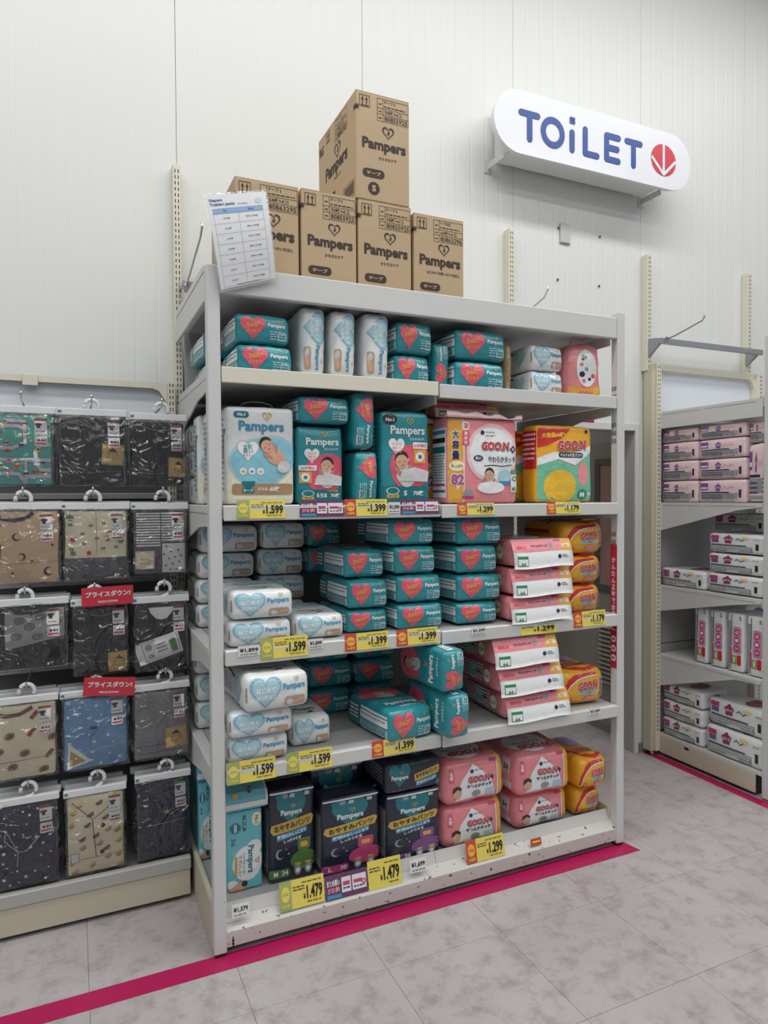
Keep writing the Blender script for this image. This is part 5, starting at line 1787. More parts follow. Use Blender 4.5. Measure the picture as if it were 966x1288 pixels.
def carton(x0, x1, y0, depth, z0, h, code, count, line, sub, badge, label):
    w = x1 - x0
    t = thing('carton', label, 'box', ((x0 + x1) / 2, y0 + depth / 2, z0), group='kraft cartons on the rack top')
    s = Soft(w, depth, h, r=.003, amp=.0006, bulge=(.002, .002, .001), seed=x0)
    obj('body', s.body('body', KRAFT, 4), t)
    A = Art(s)
    q = w / .225

    def face(f, W_, sc):
        A.add('arrow_mark', INKK, f, s_ring([(-W_ * .43, h / 2 - .056), (-W_ * .43 + .042, h / 2 - .056), (-W_ * .43 + .042, h / 2 - .012), (-W_ * .43, h / 2 - .012)], -W_ * .43 + .021, h / 2 - .034, .90), 1)
        for k in (.013, .029):
            u = -W_ * .43 + k
            A.add('arrow_mark', INKK, f, s_line([(u, h / 2 - .048), (u, h / 2 - .028)], .004), 1)
            A.add('arrow_mark', INKK, f, ([(u - .006, h / 2 - .030), (u + .006, h / 2 - .030), (u, h / 2 - .017)], [(0, 1, 2)]), 1)
        A.add('arrow_mark', INKK, f, s_line([(-W_ * .43 + .006, h / 2 - .051), (-W_ * .43 + .036, h / 2 - .051)], .003), 1)
        a, b, top = W_ * .47 - .130 * q, W_ * .47, h / 2 - .012
        for zz in (0, .036, .058, .084):
            A.add('code_table', INKK, f, s_line([(a, top - zz), (b, top - zz)], .0016), 1)
        for uu in (a, a + .024, b):
            A.add('code_table', INKK, f, s_line([(uu, top), (uu, top - .084)], .0016), 1)
        A.add('code_writing', INKK, f, s_text(line, a + .052, top - .010, .048, .012, bold=.02), 1)
        fine(A, 'code_lines', INKK, f, a + .028, b - .008, top - .029, .008, 1, 3, .004, 1)
        A.add('code_writing', INKK, f, s_text(count, a + .066, top - .047, .072, .015, bold=.02), 1)
        A.add('code_writing', INKK, f, s_text(code, (a + .028 + b - .003) / 2, top - .071, b - a - .034, .018, bold=.015), 1)
        for zz in (.02, .048, .072):
            A.add('code_lines', INKK, f, s_rect(a + .006, top - zz - .002, a + .018, top - zz + .002, .1), 1)
        A.add('logo_letters', INKK, f, s_text('Pampers', .004, h / 2 - .195 * h / .405, .182 * q * sc, None, 0, bold=.042), 1)
        v, g = s_loopheart(.020 * q, h / 2 - .140 * h / .405, .050 * q * sc, .12)
        A.add('logo_heart', INKK, f, (v, g), 1)
        A.add('sub_lettering', INKK, f, s_text(sub, .018, h / 2 - .240 * h / .405, min(.145, .0125 * len(sub)) * q, None, bold=.03), 1)
        A.add('pill_badge', INKK, f, s_round(-W_ * .38, h / 2 - .318 * h / .405, -W_ * .38 + .090, h / 2 - .285 * h / .405, .015), 1)
        A.add('pill_writing', KLIGHT, f, s_text('テープ', -W_ * .38 + .045, h / 2 - .302 * h / .405, .058, .014, bold=.04), 3)
        if badge:
            A.add('size_disc', INKK, f, s_ell(-W_ * .38 + .046, h / 2 - .358 * h / .405, .024), 1)
            A.add('size_letter', KLIGHT, f, s_text(badge, -W_ * .38 + .046, h / 2 - .358 * h / .405, .017, .024, bold=.05), 3)
    face('front', w, 1)
    face('left', depth * .60, 1.35)
    A.add('maker_writing', INKK, 'left', s_text('P&G', -depth * .40, h / 2 - .06, .055, .04, bold=.02), 1)
    for k in range(14):
        A.add('barcode', INKK, 'left', s_rect(depth * .22 + k * .007, -h / 2 + .03, depth * .22 + k * .007 + .0035, -h / 2 + .075, .1), 1)
    A.add('barcode', INKK, 'left', s_ring([(depth * .19, -h / 2 + .022), (depth * .44, -h / 2 + .022), (depth * .44, -h / 2 + .082), (depth * .19, -h / 2 + .082)], depth * .315, -h / 2 + .052, .95), 1)
    A.finish(t)
    # flaps meet along the top, sealed with a strip of tape
    MB().box(-w / 2 + .004, w / 2 - .004, -.025, .025, h + .0008, h + .0014).build('tape_seal', mat('tan_tape', (166, 130, 88), rough=.3), t)
    for s_ in (-1, 1):
        MB().box(-w / 2 + .003, w / 2 - .003, min(s_ * .0012, s_ * (depth / 2 - .003)), max(s_ * .0012, s_ * (depth / 2 - .003)), h - .0015, h + .0006).build('flap', KRAFT, t)
    MB().box(-w / 2 - .001, -w / 2 + .012, -depth / 2 - .0012, -depth / 2 + .02, h - .066, h - .054).build('dark_tab', INKK, t)
    return t


CY, CZ = .080, TOP_Z + .0005
carton(.352, .570, CY, .43, CZ, .386, '80855925', '70枚×4コ', 'テープ S', 'さらさらケア', 'S', 'kraft carton on the rack top, second along, count 70, under the stacked one')
carton(.574, .800, CY, .43, CZ, .386, '80855925', '70枚×4コ', 'テープ S', 'さらさらケア', 'S', 'kraft carton on the rack top directly carrying the stacked carton')
carton(.808, 1.036, CY, .43, CZ, .372, '80863296', '60枚×4コ', 'テープ 新生児', 'はじめての肌へのいちばん', '', 'kraft carton at the doorway end of the carton row, count 60')
carton(.113, .348, CY + .005, .44, CZ, .386, '80863295', '54枚×4コ', 'テープ S', 'はじめての肌へのいちばん', '', 'kraft carton partly hidden by the size chart, count 54')
carton(.568, .794, CY, .43, CZ + .3885, .400, '80855925', '70枚×4コ', 'テープ S', 'さらさらケア', 'S', 'kraft carton stacked alone on the second level above the others')

# ------------------------------------------------------------------ laminated size chart
P0, P1, P2, P3 = Vector((-.009, -.016, 2.547)), Vector((.195, -.016, 2.596)), Vector((.231, -.016, 2.306)), Vector((.042, -.016, 2.243))
ch = thing('size_chart', 'laminated white diaper size chart clipped tilted to the corner post top', 'sign', tuple(P3))


def CP(u, v, off=0.0):               # u across, v down, both 0..1
    p = P0.lerp(P1, u).lerp(P3.lerp(P2, u), v)
    return (p.x - P3.x, p.y - P3.y - off - .010 * math.sin(PI * v) - .012 * (1 - v), p.z - P3.z)


def cpart(name, m, shape, off, double=0.0):
    v, f = shape
    vs = [CP(a, b, off) for a, b in v]
    f = list(f)
    if double:
        k = len(vs)
        vs += [(x, y + double, z) for x, y, z in vs]
        f += [tuple(i + k for i in q[::-1]) for q in f]
    return obj(name, mesh(name, vs, f, False, m), ch)


cpart('laminate', clear('laminate_film', haze=.20, gloss=.04, bscale=9, bstr=.15), s_rect(-.012, -.010, 1.012, 1.012, .1), -.0004, .0010)
cpart('sheet', PAPER, s_rect(0.01, .012, .99, .985, .1), .0005, .0006)
cBLUE = mat('chart_blue', (136, 172, 214), rough=.4)
cpart('blue_header', cBLUE, s_rect(.08, .165, .90, .215, .1), .0012)
LN = mat('chart_line', (120, 126, 140), rough=.5)
rows = [.215 + .108 * k for k in range(8)]
ln = ([], [])
for vv in [.165] + rows:
    a = s_rect(.08, vv - .0012, .90, vv + .0012, .1)
    k = len(ln[0]); ln[0].extend(a[0]); ln[1].extend(tuple(i + k for i in q) for q in a[1])
for uu in (.08, .49, .90):
    a = s_rect(uu - .0018, .165, uu + .0018, rows[-1], .1)
    k = len(ln[0]); ln[0].extend(a[0]); ln[1].extend(tuple(i + k for i in q) for q in a[1])
cpart('table_lines', LN, ln, .0014)


def ctext(s, u, v, w, h, m, name, bold=.02):
    vs, f = s_text(s, 0, 0, 1, 1, bold=bold)
    cpart(name, m, ([(u + a * w, v - b * h) for a, b in vs], f), .0016)


cDB = mat('chart_title_blue', (38, 74, 150), rough=.5)
ctext('Diapers', .155, .075, .21, .036, cDB, 'title', .03)
ctext('Training pants', .25, .120, .40, .038, cDB, 'title', .03)
ctext('(Size guide)', .58, .125, .16, .018, LN, 'small_print')
ctext('Age', .27, .190, .07, .022, cDB, 'header_writing')
ctext('Size', .70, .190, .09, .022, cDB, 'header_writing')
for k, (a, b) in enumerate((('0-3 M', '50cm (3kg)'), ('3-6 M', '60cm (6kg)'), ('6-12 M', '70cm (9kg)'), ('12-18 M', '80cm (11kg)'), ('18-24 M', '90cm (13kg)'), ('2-3 Y', '95cm (14kg)'), ('3-5 Y', '100cm (16kg)'))):
    ctext(a, .28, rows[k] + .054, .10, .016, BLACK, 'row_writing')
    ctext(b, .70, rows[k] + .054, .20, .018, BLACK, 'row_writing')
cpart('small_print', LN, s_rect(.30, .962, .72, .968, .1), .0016)
cpart('clouds', mat('cloud_grey', (196, 206, 218), rough=.5), s_ell(.84, .105, .055, .030), .0012)

# ------------------------------------------------------------------ price tags
TAGY, TAGG, TAGR, TAGP = mat('tag_yellow', (228, 211, 96), rough=.4, coat=.4), mat('tag_green', (160, 174, 98), rough=.4, coat=.4), mat('tag_red', (196, 74, 46), rough=.4, coat=.4), mat('tag_plum', (104, 56, 100), rough=.4, coat=.4)
TAGW, TINK = mat('tag_white', (224, 225, 224), rough=.4, coat=.3), mat('tag_ink', (34, 32, 30), rough=.6)
TAGS = [('B', 'g', 0.089, 0.257, 1.490, 1.553, '1,599', 'under the large white newborn pack'), ('B', 'p', 0.309, 0.477, 1.492, 1.551, '-', 'under the teal newborn pack'),
        ('B', 'r', 0.479, 0.647, 1.492, 1.553, '1,399', 'under the teal packs on edge, second shelf'), ('B', 'w', 0.6495, 0.698, 1.500, 1.541, '1,599', 'under the teal size S pack'),
        ('B', 'p', 0.701, 0.867, 1.495, 1.552, '-', 'under the teal size S pack'), ('B', 'r', 0.945, 1.117, 1.488, 1.535, '1,299', 'under the large pink 82 pack'),
        ('B', 'r', 1.374, 1.549, 1.486, 1.536, '1,179', 'under the yellow M pack, second shelf'),
        ('C', 'w', 0.087, 0.1625, 1.023, 1.059, '1,899', 'under the front white pair on the third shelf'), ('C', 'g', 0.166, 0.335, 1.005, 1.077, '1,599', 'under the white pair on the third shelf'),
        ('C', 'w', 0.337, 0.390, 1.025, 1.060, '1,899', 'under the single white pack, third shelf'), ('C', 'r', 0.475, 0.649, 1.003, 1.064, '1,399', 'under the first teal column, third shelf'),
        ('C', 'r', 0.682, 0.858, 1.002, 1.062, '1,399', 'under the middle teal column, third shelf'), ('C', 'w', 1.008, 1.074, 1.014, 1.044, '1,599', 'under the teal column beside the pink flaps, third shelf'),
        ('C', 'y', 1.242, 1.423, 0.992, 1.036, '1,299', 'tucked under the lowest white flap of the third shelf'), ('C', 'r', 1.515, 1.689, 1.000, 1.066, '1,179', 'under the yellow stack, third shelf'),
        ('D', 'g', 0.046, 0.215, 0.591, 0.665, '1,599', 'below the leaning white stack, fourth shelf'), ('D', 'g', 0.255, 0.423, 0.594, 0.665, '1,599', 'second along on the fourth shelf edge'),
        ('D', 'r', 0.579, 0.760, 0.598, 0.656, '1,399', 'under the teal pack lying flat, fourth shelf'), ('D', 'w', 1.598, 1.659, 0.612, 0.643, '1,499', 'under the single yellow pack, fourth shelf'),
        ('E', 'w', 0.064, 0.124, 0.118, 0.160, '1,379', 'below the aqua pack on the base'), ('E', 'g', 0.234, 0.400, 0.094, 0.190, '1,479', 'below the M 34 dark pack'),
        ('E', 'p', 0.404, 0.572, 0.090, 0.174, '-', 'below the L 30 dark pack'), ('E', 'y', 0.575, 0.712, 0.086, 0.188, '1,479', 'between the L 30 and purple banded dark packs'),
        ('E', 'w', 0.748, 0.818, 0.112, 0.160, '1,699', 'below the purple banded dark pack'), ('E', 'r', 1.002, 1.182, 0.088, 0.176, '1,299', 'below the first pink pair on the base'),
        ('E', 's', 1.312, 1.366, 0.094, 0.122, '-', 'peeking out below the second pink pair on the base')]
KINDS_ = {'g': 'yellow price tag with green end', 'r': 'yellow price tag with red end', 'y': 'plain yellow price tag', 'w': 'small white price tag', 'p': 'plum promotional strip', 's': 'red shelf tag'}
CATS_ = {'p': 'promotion tag'}
for row, kd, x0, x1, z0, z1, price, where in TAGS:
    yy = -.0126 if row != 'E' else .014
    w, h = x1 - x0, z1 - z0
    lab = KINDS_[kd] + (' reading ' + price.replace(',', '') if price != '-' else '') + ' ' + where
    t = thing('promotion_strip' if kd == 'p' else 'price_tag', lab, CATS_.get(kd, 'price tag'), ((x0 + x1) / 2, yy, z0), (math.radians(-6) if kd in 'gryp' and row != 'E' else (math.radians(-12) if row == 'E' else 0), 0, 0), 'shelf edge tags')
    th = .0012
    cw = {'g': TAGY, 'r': TAGY, 'y': TAGY, 'w': TAGW, 'p': TAGP, 's': TAGR}[kd]
    box('card', cw, t, -w / 2, w / 2, -th, 0, 0, h, 0)
    s = Soft(w, 2 * th, h, r=.0004, amp=0, bulge=(0, 0, 0))
    A = Art(s)
    kx = 0
    if kd in 'gr':
        e = TAGG if kd == 'g' else TAGR
        wb = w * .26 if kd == 'g' else w * .26
        A.add('end_band', e, 'front', s_rect(-w / 2, -h / 2, -w / 2 + wb, h / 2, 1), 1)
        A.add('seal', TAGY if kd == 'g' else mat('tag_orange', (240, 176, 84), rough=.4), 'front', s_ell(-w / 2 + wb * .5, h * .06, wb * .36, h * .27, 20), 2)
        A.add('seal_writing', e, 'front', s_text('おすすめ', -w / 2 + wb * .5, h * .06, wb * .5, h * .13, bold=.02), 4)
        A.add('band_writing', TAGY, 'front', s_text('お買得', -w / 2 + wb * .5, -h * .34, wb * .66, h * .14, bold=.02), 4)
        kx = wb
    if kd in 'gry':
        A.add('price', TINK, 'front', s_text(price.replace(',', '.'), w * .5 - (w - kx) * .30, -h * .02, (w - kx) * .48, h * .48, bold=.035), 3)
        A.add('yen_mark', TINK, 'front', s_text('¥', w * .5 - (w - kx) * .61, -h * .14, (w - kx) * .07, h * .2, bold=.03), 3)
        fine(A, 'fine_print', TINK, 'front', -w / 2 + kx + .006, -w / 2 + kx + (w - kx) * .40, h * .22, h * .10, 2, 3, h * .035)
        fine(A, 'fine_print', TINK, 'front', 0, w * .44, h * .34, h * .1, 1, 5, h * .03)
        fine(A, 'fine_print', TINK, 'front', w * .1, w * .42, -h * .36, h * .1, 1, 6, h * .03)
    elif kd == 'w':
        A.add('price', TINK, 'front', s_text('¥' + price, 0, h * .05, w * .84, h * .42, bold=.03), 3)
        fine(A, 'fine_print', TINK, 'front', -w * .4, w * .4, -h * .36, .01, 1, 3, h * .06)
    elif kd == 'p':
        A.add('white_box', TAGW, 'front', s_rect(-w * .12, -h * .30, w * .10, h * .32, 1), 2)
        A.add('white_box', TAGW, 'front', s_rect(w * .13, -h * .30, w * .46, h * .32, 1), 2)
        A.add('box_writing', iMag, 'front', s_rect(-w * .09, -h * .02, w * .07, h * .14, 1), 4)
        A.add('box_writing', iMag, 'front', s_rect(w * .16, -h * .02, w * .36, h * .12, 1), 4)
        A.add('box_writing', iMag, 'front', s_ring(o_ell(w * .40, -h * .02, h * .11, h * .11), w * .40, -h * .02, .5), 4)
        fine(A, 'fine_print', TINK, 'front', -w * .09, w * .07, -h * .16, .01, 1, 3, h * .06)
        fine(A, 'fine_print', TINK, 'front', w * .16, w * .42, -h * .20, .01, 1, 4, h * .06)
        A.add('strip_writing', TAGW, 'front', s_text('まとめ買い', -w * .31, h * .16, w * .30, h * .26, bold=.04), 3)
        A.add('strip_writing', iRose, 'front', s_text('がお得!', -w * .31, -h * .12, w * .28, h * .24, bold=.04), 3)
        A.add('foot_band', iBlue, 'front', s_rect(-w * .47, -h * .46, -w * .14, -h * .30, 1), 3)
    elif kd == 's':
        A.add('fine_print', TAGY, 'front', s_rect(-w * .35, -h * .1, w * .35, h * .15, 1), 3)
    A.finish(t)

# ------------------------------------------------------------------ bagged pyjamas
FILM = clear('bag_film', haze=.012, gloss=.068, bscale=8, bstr=1.0)
BARW = mat('hanger_white', (218, 221, 222), rough=.3)
KCARD = mat('kraft_card', (200, 168, 110), rough=.7)
cCHAR, cBLACK, cTURQ, cBEIGE, cCREAM = (mat('cloth_' + n, c, rough=.9, var=.06, vscale=30) for n, c in (('charcoal', (46, 46, 50)), ('black', (35, 36, 41)), ('turquoise', (96, 178, 168)), ('beige', (210, 184, 152)), ('cream', (226, 218, 192))))
cGREY, cLBLUE, cNAVY, cMARL, cDGREY = (mat('cloth_' + n, c, rough=.9, var=.08, vscale=40) for n, c in (('grey', (134, 134, 138)), ('sky', (112, 156, 196)), ('navy', (42, 46, 68)), ('marl', (156, 156, 158)), ('slate', (92, 92, 98))))
pK = {n: mat('print_' + n, c, rough=.85) for n, c in (('dark', (58, 56, 62)), ('white', (226, 226, 222)), ('yellow', (218, 182, 70)), ('red', (186, 48, 56)), ('green', (96, 146, 74)), ('brown', (120, 82, 62)), ('road', (196, 200, 206)), ('rust', (150, 70, 56)), ('pink', (196, 96, 130)), ('tan', (200, 160, 100)), ('lilac', (126, 110, 150)), ('gold', (176, 156, 90)))}


def bag(desc, x0, x1, z1, z0, hz, hx, cloth, deco, yf=.400, card=None, sticker=True, hook=True, pd=False, thick=.026, back=0):
    w, h = x1 - x0, z1 - z0
    xc = (x0 + x1) / 2
    t = thing('bagged_pyjamas', desc, 'pyjamas', (xc, yf + .02, z0))
    g = Soft(w - .016, thick, h - .028, r=.010, amp=.004, freq=10, bulge=(.002, .008, .002), seed=xc * 9 + z0)
    ox = obj('garment', g.body('garment', cloth, 12), t)
    ox.location = (0, 0, .006)
    A = Art(g, .0012)
    if deco:
        deco(A, w - .016, h - .028)
    if card:
        cu, cv, cs, crot, ctext_ = card
        ca, sa = math.cos(crot), math.sin(crot)
        pts = [(cu + a * ca - b * sa, cv + a * sa + b * ca) for a, b in ((-cs, -cs), (cs, -cs), (cs, cs), (-cs, cs))]
        A.add('card', KCARD if ctext_[0] != 'cream' else pK['tan'] if 0 else (KCARD if ctext_[0] == 'kraft' else mat('cream_card', (222, 212, 186), rough=.6)), 'front', s_poly(pts), 4)
        A.add('card_frame', pK['dark'], 'front', s_ring([(cu + (x - cu) * .93, cv + (y - cv) * .93) for x, y in pts], cu, cv, .98), 5)
        if ctext_[0] == 'kraft':
            A.add('card_mark', pK['dark'], 'front', ([(cu - .45 * cs, cv + .30 * cs), (cu + .45 * cs, cv + .22 * cs), (cu, cv + .66 * cs)], [(0, 1, 2)]), 6)
        for k, s_ in enumerate(ctext_[1:]):
            A.add('card_writing', pK['dark'], 'front', s_text(s_, cu, cv + .08 * cs - k * .42 * cs, 1.1 * cs, .30 * cs, crot, bold=.0), 6)
    if sticker:
        su, sv = w * .30, h * .5 - .028
        A.add('size_sticker', TAGW, 'front', s_round(su - .020, sv - .056, su + .020, sv, .003), 5)
        A.add('sticker_head', pK['rust'] if sticker is True else pK['green'], 'front', s_rect(su - .020, sv - .008, su + .020, sv, .1), 7)
        A.add('sticker_icon', pK['dark'], 'front', s_rect(su - .013, sv - .034, su - .001, sv - .016, .1), 7)
        A.add('sticker_icon', pK['dark'], 'front', s_rect(su - .018, sv - .024, su + .004, sv - .017, .1), 7)
        fine(A, 'sticker_print', pK['dark'], 'front', su - .016, su + .016, sv - .046, .005, 1, 3, .002, 7)
        A.add('price_sticker', TAGW, 'front', s_round(su - .019, sv - .098, su + .021, sv - .062, .003), 5)
        A.add('price_bar', mat('price_red', (214, 60, 84), rough=.5), 'front', s_rect(su - .016, sv - .092, su + .018, sv - .086, .1), 7)
        fine(A, 'sticker_print', pK['dark'], 'front', su - .012, su + .016, sv - .080, .005, 1, 4, .007, 7)
    for (part, mn, _f), (v, f) in A.parts.items():
        o = obj(part, mesh(part, v, f, False, bpy.data.materials[mn]), t)
        o.location = (0, 0, .006)
    b = Soft(w, thick + .014, h - .004, r=.008, amp=.006, freq=14, bulge=(.0, .010, .0), seed=xc * 5 + z0 * 3)
    obj('plastic_bag', b.body('plastic_bag', FILM, 10), t)
    MB().box(-w / 2 + .001, w / 2 - .001, -.008, .010, h - .022, h + .003, .002).build('hanger_bar', BARW, t)
    MB().box(-w / 2 + .004, -w / 2 + .016, -.0088, -.0078, h - .014, h - .005).build('size_mark', mat('hanger_mark', (70, 130, 130), rough=.5), t)
    if hook:
        dx = hx - xc
        pts = []
        for k in range(15):
            a = math.radians(-60 + 255 * k / 14)
            pts.append((dx + .025 * math.cos(a), .004, hz - z0 - .009 + .0265 * math.sin(a)))
        pts = [(dx * .3, .002, h + .0), (dx * .6 + .004, .003, (h + pts[0][2]) / 2 - .002)] + pts
        MB().tube(pts, .0072, 8).build('hanger_hook', BARW, t, True)
    if pd:
        s_ = thing('price_down_card', 'red price down card with white writing hooked over the ' + pd, 'sign', (hx + .044, yf - .012, z1 + .002), (0, math.radians(-1 if z0 > .8 else 6), 0), 'red price down cards')
        box('card', mat('card_red', (196, 44, 62), rough=.4, coat=.3), s_, -.088, .088, -.001, 0, -.022, .046, 0)
        SS = Soft(.176, .002, .068, r=.0004, amp=0, bulge=(0, 0, 0))
        A2 = Art(SS)
        A2.add('lettering', PAPER, 'front', s_text('プライスダウン!', .002, .008, .152, .021, bold=.03), 2)
        A2.add('lettering', PAPER, 'front', s_text('PRICE DOWN', .0, -.020, .066, .008, bold=.02), 2)
        for (part, mn, _f), (v, f) in A2.parts.items():
            o = obj(part, mesh(part, v, f, False, bpy.data.materials[mn]), s_)
            o.location = (0, 0, -.022)
    for k in range(back):
        yb = yf + .046 * (k + 1)
        q = thing('bagged_pyjamas', ('first', 'second')[k] + ' dark bag hanging behind the ' + ' '.join(desc.split(' in a clear bag')[0].split()[:9]), 'pyjamas', (xc + .004 * (k + 1) * (-1) ** k, yb + .02, z0 + .005), group='bags behind the ' + desc.split(' in a clear bag')[0])
        gm = Soft(w - .02, .024, h - .03, r=.010, amp=.003, seed=xc * 3 + k)
        obj('garment', gm.body('garment', (cCHAR, cDGREY)[k % 2], 3), q)
        bb = Soft(w, .036, h - .004, r=.008, amp=.004, seed=k + z0)
        obj('plastic_bag', bb.body('plastic_bag', FILM, 4), q)
        MB().box(-w / 2, w / 2, -.008, .010, h - .022, h + .003, .002).build('hanger_bar', BARW, q)
    return t


def rnd_spots(w, h, n, seed, m=.016, sep=.034):
    r = random.Random(seed)
    out = []
    for _ in range(n * 40):
        p = (r.uniform(-w / 2 + m, w / 2 - m), r.uniform(-h / 2 + m, h / 2 - m))
        if all(math.hypot(p[0] - q[0], p[1] - q[1]) > sep for q in out):
            out.append(p)
            if len(out) == n:
                break
    return out


def d_roads(A, w, h):
    lines = [[(-w * .48, .33 * h), (0, .33 * h), (.02, .28 * h), (.02, .10 * h), (-.02, .02 * h), (-w * .48, .02 * h)], [(.02, .28 * h), (.02, .40 * h), (-w * .2, .41 * h)],
             [(-w * .48, -.14 * h), (w * .10, -.14 * h), (w * .10, -.47 * h)], [(w * .10, -.14 * h), (w * .46, -.14 * h)], [(w * .46, .08 * h), (w * .30, .06 * h), (w * .24, -.02 * h), (w * .25, -.2 * h), (w * .32, -.28 * h), (w * .46, -.28 * h)],
             [(-w * .4, -.47 * h), (-w * .34, -.36 * h), (-w * .2, -.33 * h), (0, -.34 * h), (.02, -.47 * h)], [(w * .46, -.37 * h), (w * .1, -.37 * h)]]
    for l in lines:
        A.add('road_edge', pK['lilac'], 'front', s_line(l, .017), 1)
        A.add('road_print', pK['road'], 'front', s_line(l, .013), 2)
    for k, (x, y) in enumerate(rnd_spots(w, h, 26, 5, .014, .026)):
        A.add('vehicle_print', (pK['yellow'], pK['red'], pK['dark'], pK['pink'])[k % 4], 'front', s_rect(x - .008, y - .004, x + .008, y + .004, .1), 3)
        A.add('vehicle_roof', (pK['dark'], pK['yellow'], pK['white'], pK['brown'])[k % 4], 'front', s_rect(x - .004, y + .0035, x + .005, y + .009, .1), 3)


def d_plain(A, w, h):
    A.add('neck_seam', cDGREY, 'front', s_line([(-w * .42, h * .46), (-w * .2, h * .38), (0, h * .35), (w * .2, h * .38), (w * .42, h * .46)], .004), 1)
    A.add('fold_seam', cDGREY, 'front', s_line([(-w * .44, -h * .30), (0, -h * .31), (w * .44, -h * .29)], .0025), 1)


def d_moons(A, w, h):
    A.add('collar', pK['dark'], 'front', s_line([(-w * .42, h * .47), (-w * .30, h * .40), (-w * .12, h * .365), (w * .06, h * .40), (w * .14, h * .47)], .014), 1)
    for x, y, r_, a in ((-.02, .14, .014, .5), (-.005, -.13, .013, 3.4), (.34, -.34, .016, .2)):
        A.add('moon_print', pK['dark'], 'front', s_moon(x * 1.0 if abs(x) < .1 else x * w, y * h, r_, a), 1)
    for x, y, r_ in ((-.15, -.35, .008), (.12, -.19, .006), (.40, .02, .007), (-.3, .3, .006)):
        A.add('star_print', pK['dark'], 'front', s_starlet(x * w, y * h, r_), 1)
    A.add('castle_print', cDGREY, 'front', s_poly([(-w * .48, -.18 * h), (-w * .30, -.16 * h), (-w * .29, .04 * h), (-w * .33, .10 * h), (-w * .36, .02 * h), (-w * .42, .05 * h), (-w * .48, .0)]), 1)
    A.add('fold_seam', pK['tan'], 'front', s_line([(-w * .47, -h * .24), (0, -h * .22), (w * .47, -h * .20)], .003), 1)


def d_flowers(A, w, h):
    A.add('grey_hem', cDGREY, 'front', s_rect(-w * .49, -h * .49, w * .49, -h * .17), 1)
    A.add('placket', pK['tan'], 'front', s_rect(-.001, -h * .15, .001, h * .47), 1)
    for x, y, r_, c in ((-.40, .40, .016, 'green'), (-.36, .09, .012, 'red'), (.38, .06, .014, 'green'), (-.12, -.10, .010, 'red'), (-.36, -.10, .012, 'green'), (.16, .12, .011, 'yellow')):
        A.add('flower_' + c, pK[c], 'front', s_starlet(x * w, y * h, r_, 7, .6), 1)
    for k, (x, y) in enumerate(rnd_spots(w * .9, h * .52, 14, 3, .01, .030)):
        A.add('small_print', pK['dark'], 'front', s_ring(o_ell(x, y + h * .15, .007, .005), x, y + h * .15, .5), 1)


def d_stripes(A, w, h):
    A.add('striped_ground', pK['white'], 'front', s_rect(-w * .44, -.06 * h, 0, .46 * h), 1)
    A.add('striped_ground', pK['white'], 'front', s_rect(.004, .0 * h, w * .46, .46 * h), 1)
    for k in range(12):
        y = .44 * h - k * .0415 * h
        A.add('stripe', pK['dark'], 'front', s_rect(-w * .44, y - .004, 0, y, .05), 2)
        if k < 11:
            A.add('stripe', pK['dark'], 'front', s_rect(.004, y - .005, w * .46, y - .001, .05), 2)
    A.add('star_ground', pK['white'], 'front', s_rect(.006, -.48 * h, w * .46, -.02 * h), 2)
    for k, (x, y) in enumerate(rnd_spots(w * .42, h * .44, 12, 6, .008, .022)):
        A.add('star_print', pK['dark'], 'front', s_starlet(x + w * .235, y - h * .25, .0055), 3)


def d_marl(A, w, h):
    A.add('marl_panel', cMARL, 'front', s_poly([(-w * .28, -.16 * h), (w * .46, .0 * h), (w * .46, .46 * h), (-w * .28, .42 * h)]), 1)
    A.add('neckline', pK['dark'], 'front', s_line([(-w * .3, h * .46), (-w * .1, h * .40), (w * .12, h * .40), (w * .26, h * .46)], .012), 3)
    for k, (x, y) in enumerate(((-.10, .28), (.16, .32), (-.14, .04), (.12, .02), (.30, .08), (.02, .18), (.36, .24))):
        c = o_ell(x * w, y * h, .017, .012)
        A.add('doodle_print', pK['dark'], 'front', s_ring(c, x * w, y * h, .80), 3)
        A.add('doodle_print', pK['dark'], 'front', s_ring(o_ell(x * w, y * h, .009, .006), x * w, y * h, .6), 3)
    A.add('doodle_print', pK['dark'], 'front', s_starlet(.05 * w, .36 * h, .006), 3)


def d_white_neck(A, w, h):
    A.add('white_neck', pK['white'], 'front', s_poly([(-w * .24, h * .44), (w * .24, h * .44), (w * .20, h * .36), (w * .10, h * .28), (0, h * .26), (-w * .10, h * .28), (-w * .20, h * .36)]), 1)
    ca, sa = math.cos(.28), math.sin(.28)

    def T(a, b):
        return (-.01 + a * ca - b * sa, -h * .16 + a * sa + b * ca)
    A.add('info_card', TAGW, 'front', s_poly([T(-.082, -.042), T(.082, -.042), T(.082, .042), T(-.082, .042)]), 4)
    A.add('card_frame', pK['dark'], 'front', s_ring([T(-.058, -.036), T(.076, -.036), T(.076, .036), T(-.058, .036)], *T(.009, 0), .975), 6)
    A.add('card_art', pK['green'], 'front', s_poly([T(.042, -.03), T(.066, -.03), T(.066, .018), T(.042, .018)]), 6)
    A.add('card_art_grey', cMARL, 'front', s_ell(*T(-.036, .016), .013), 6)
    A.add('card_art_grey', cMARL, 'front', s_ell(*T(-.034, -.020), .013, .008), 6)
    for k in range(3):
        A.add('card_print', pK['dark'], 'front', s_line([T(-.008, .016 - k * .014), T(.030, .016 - k * .014)], .003), 6)


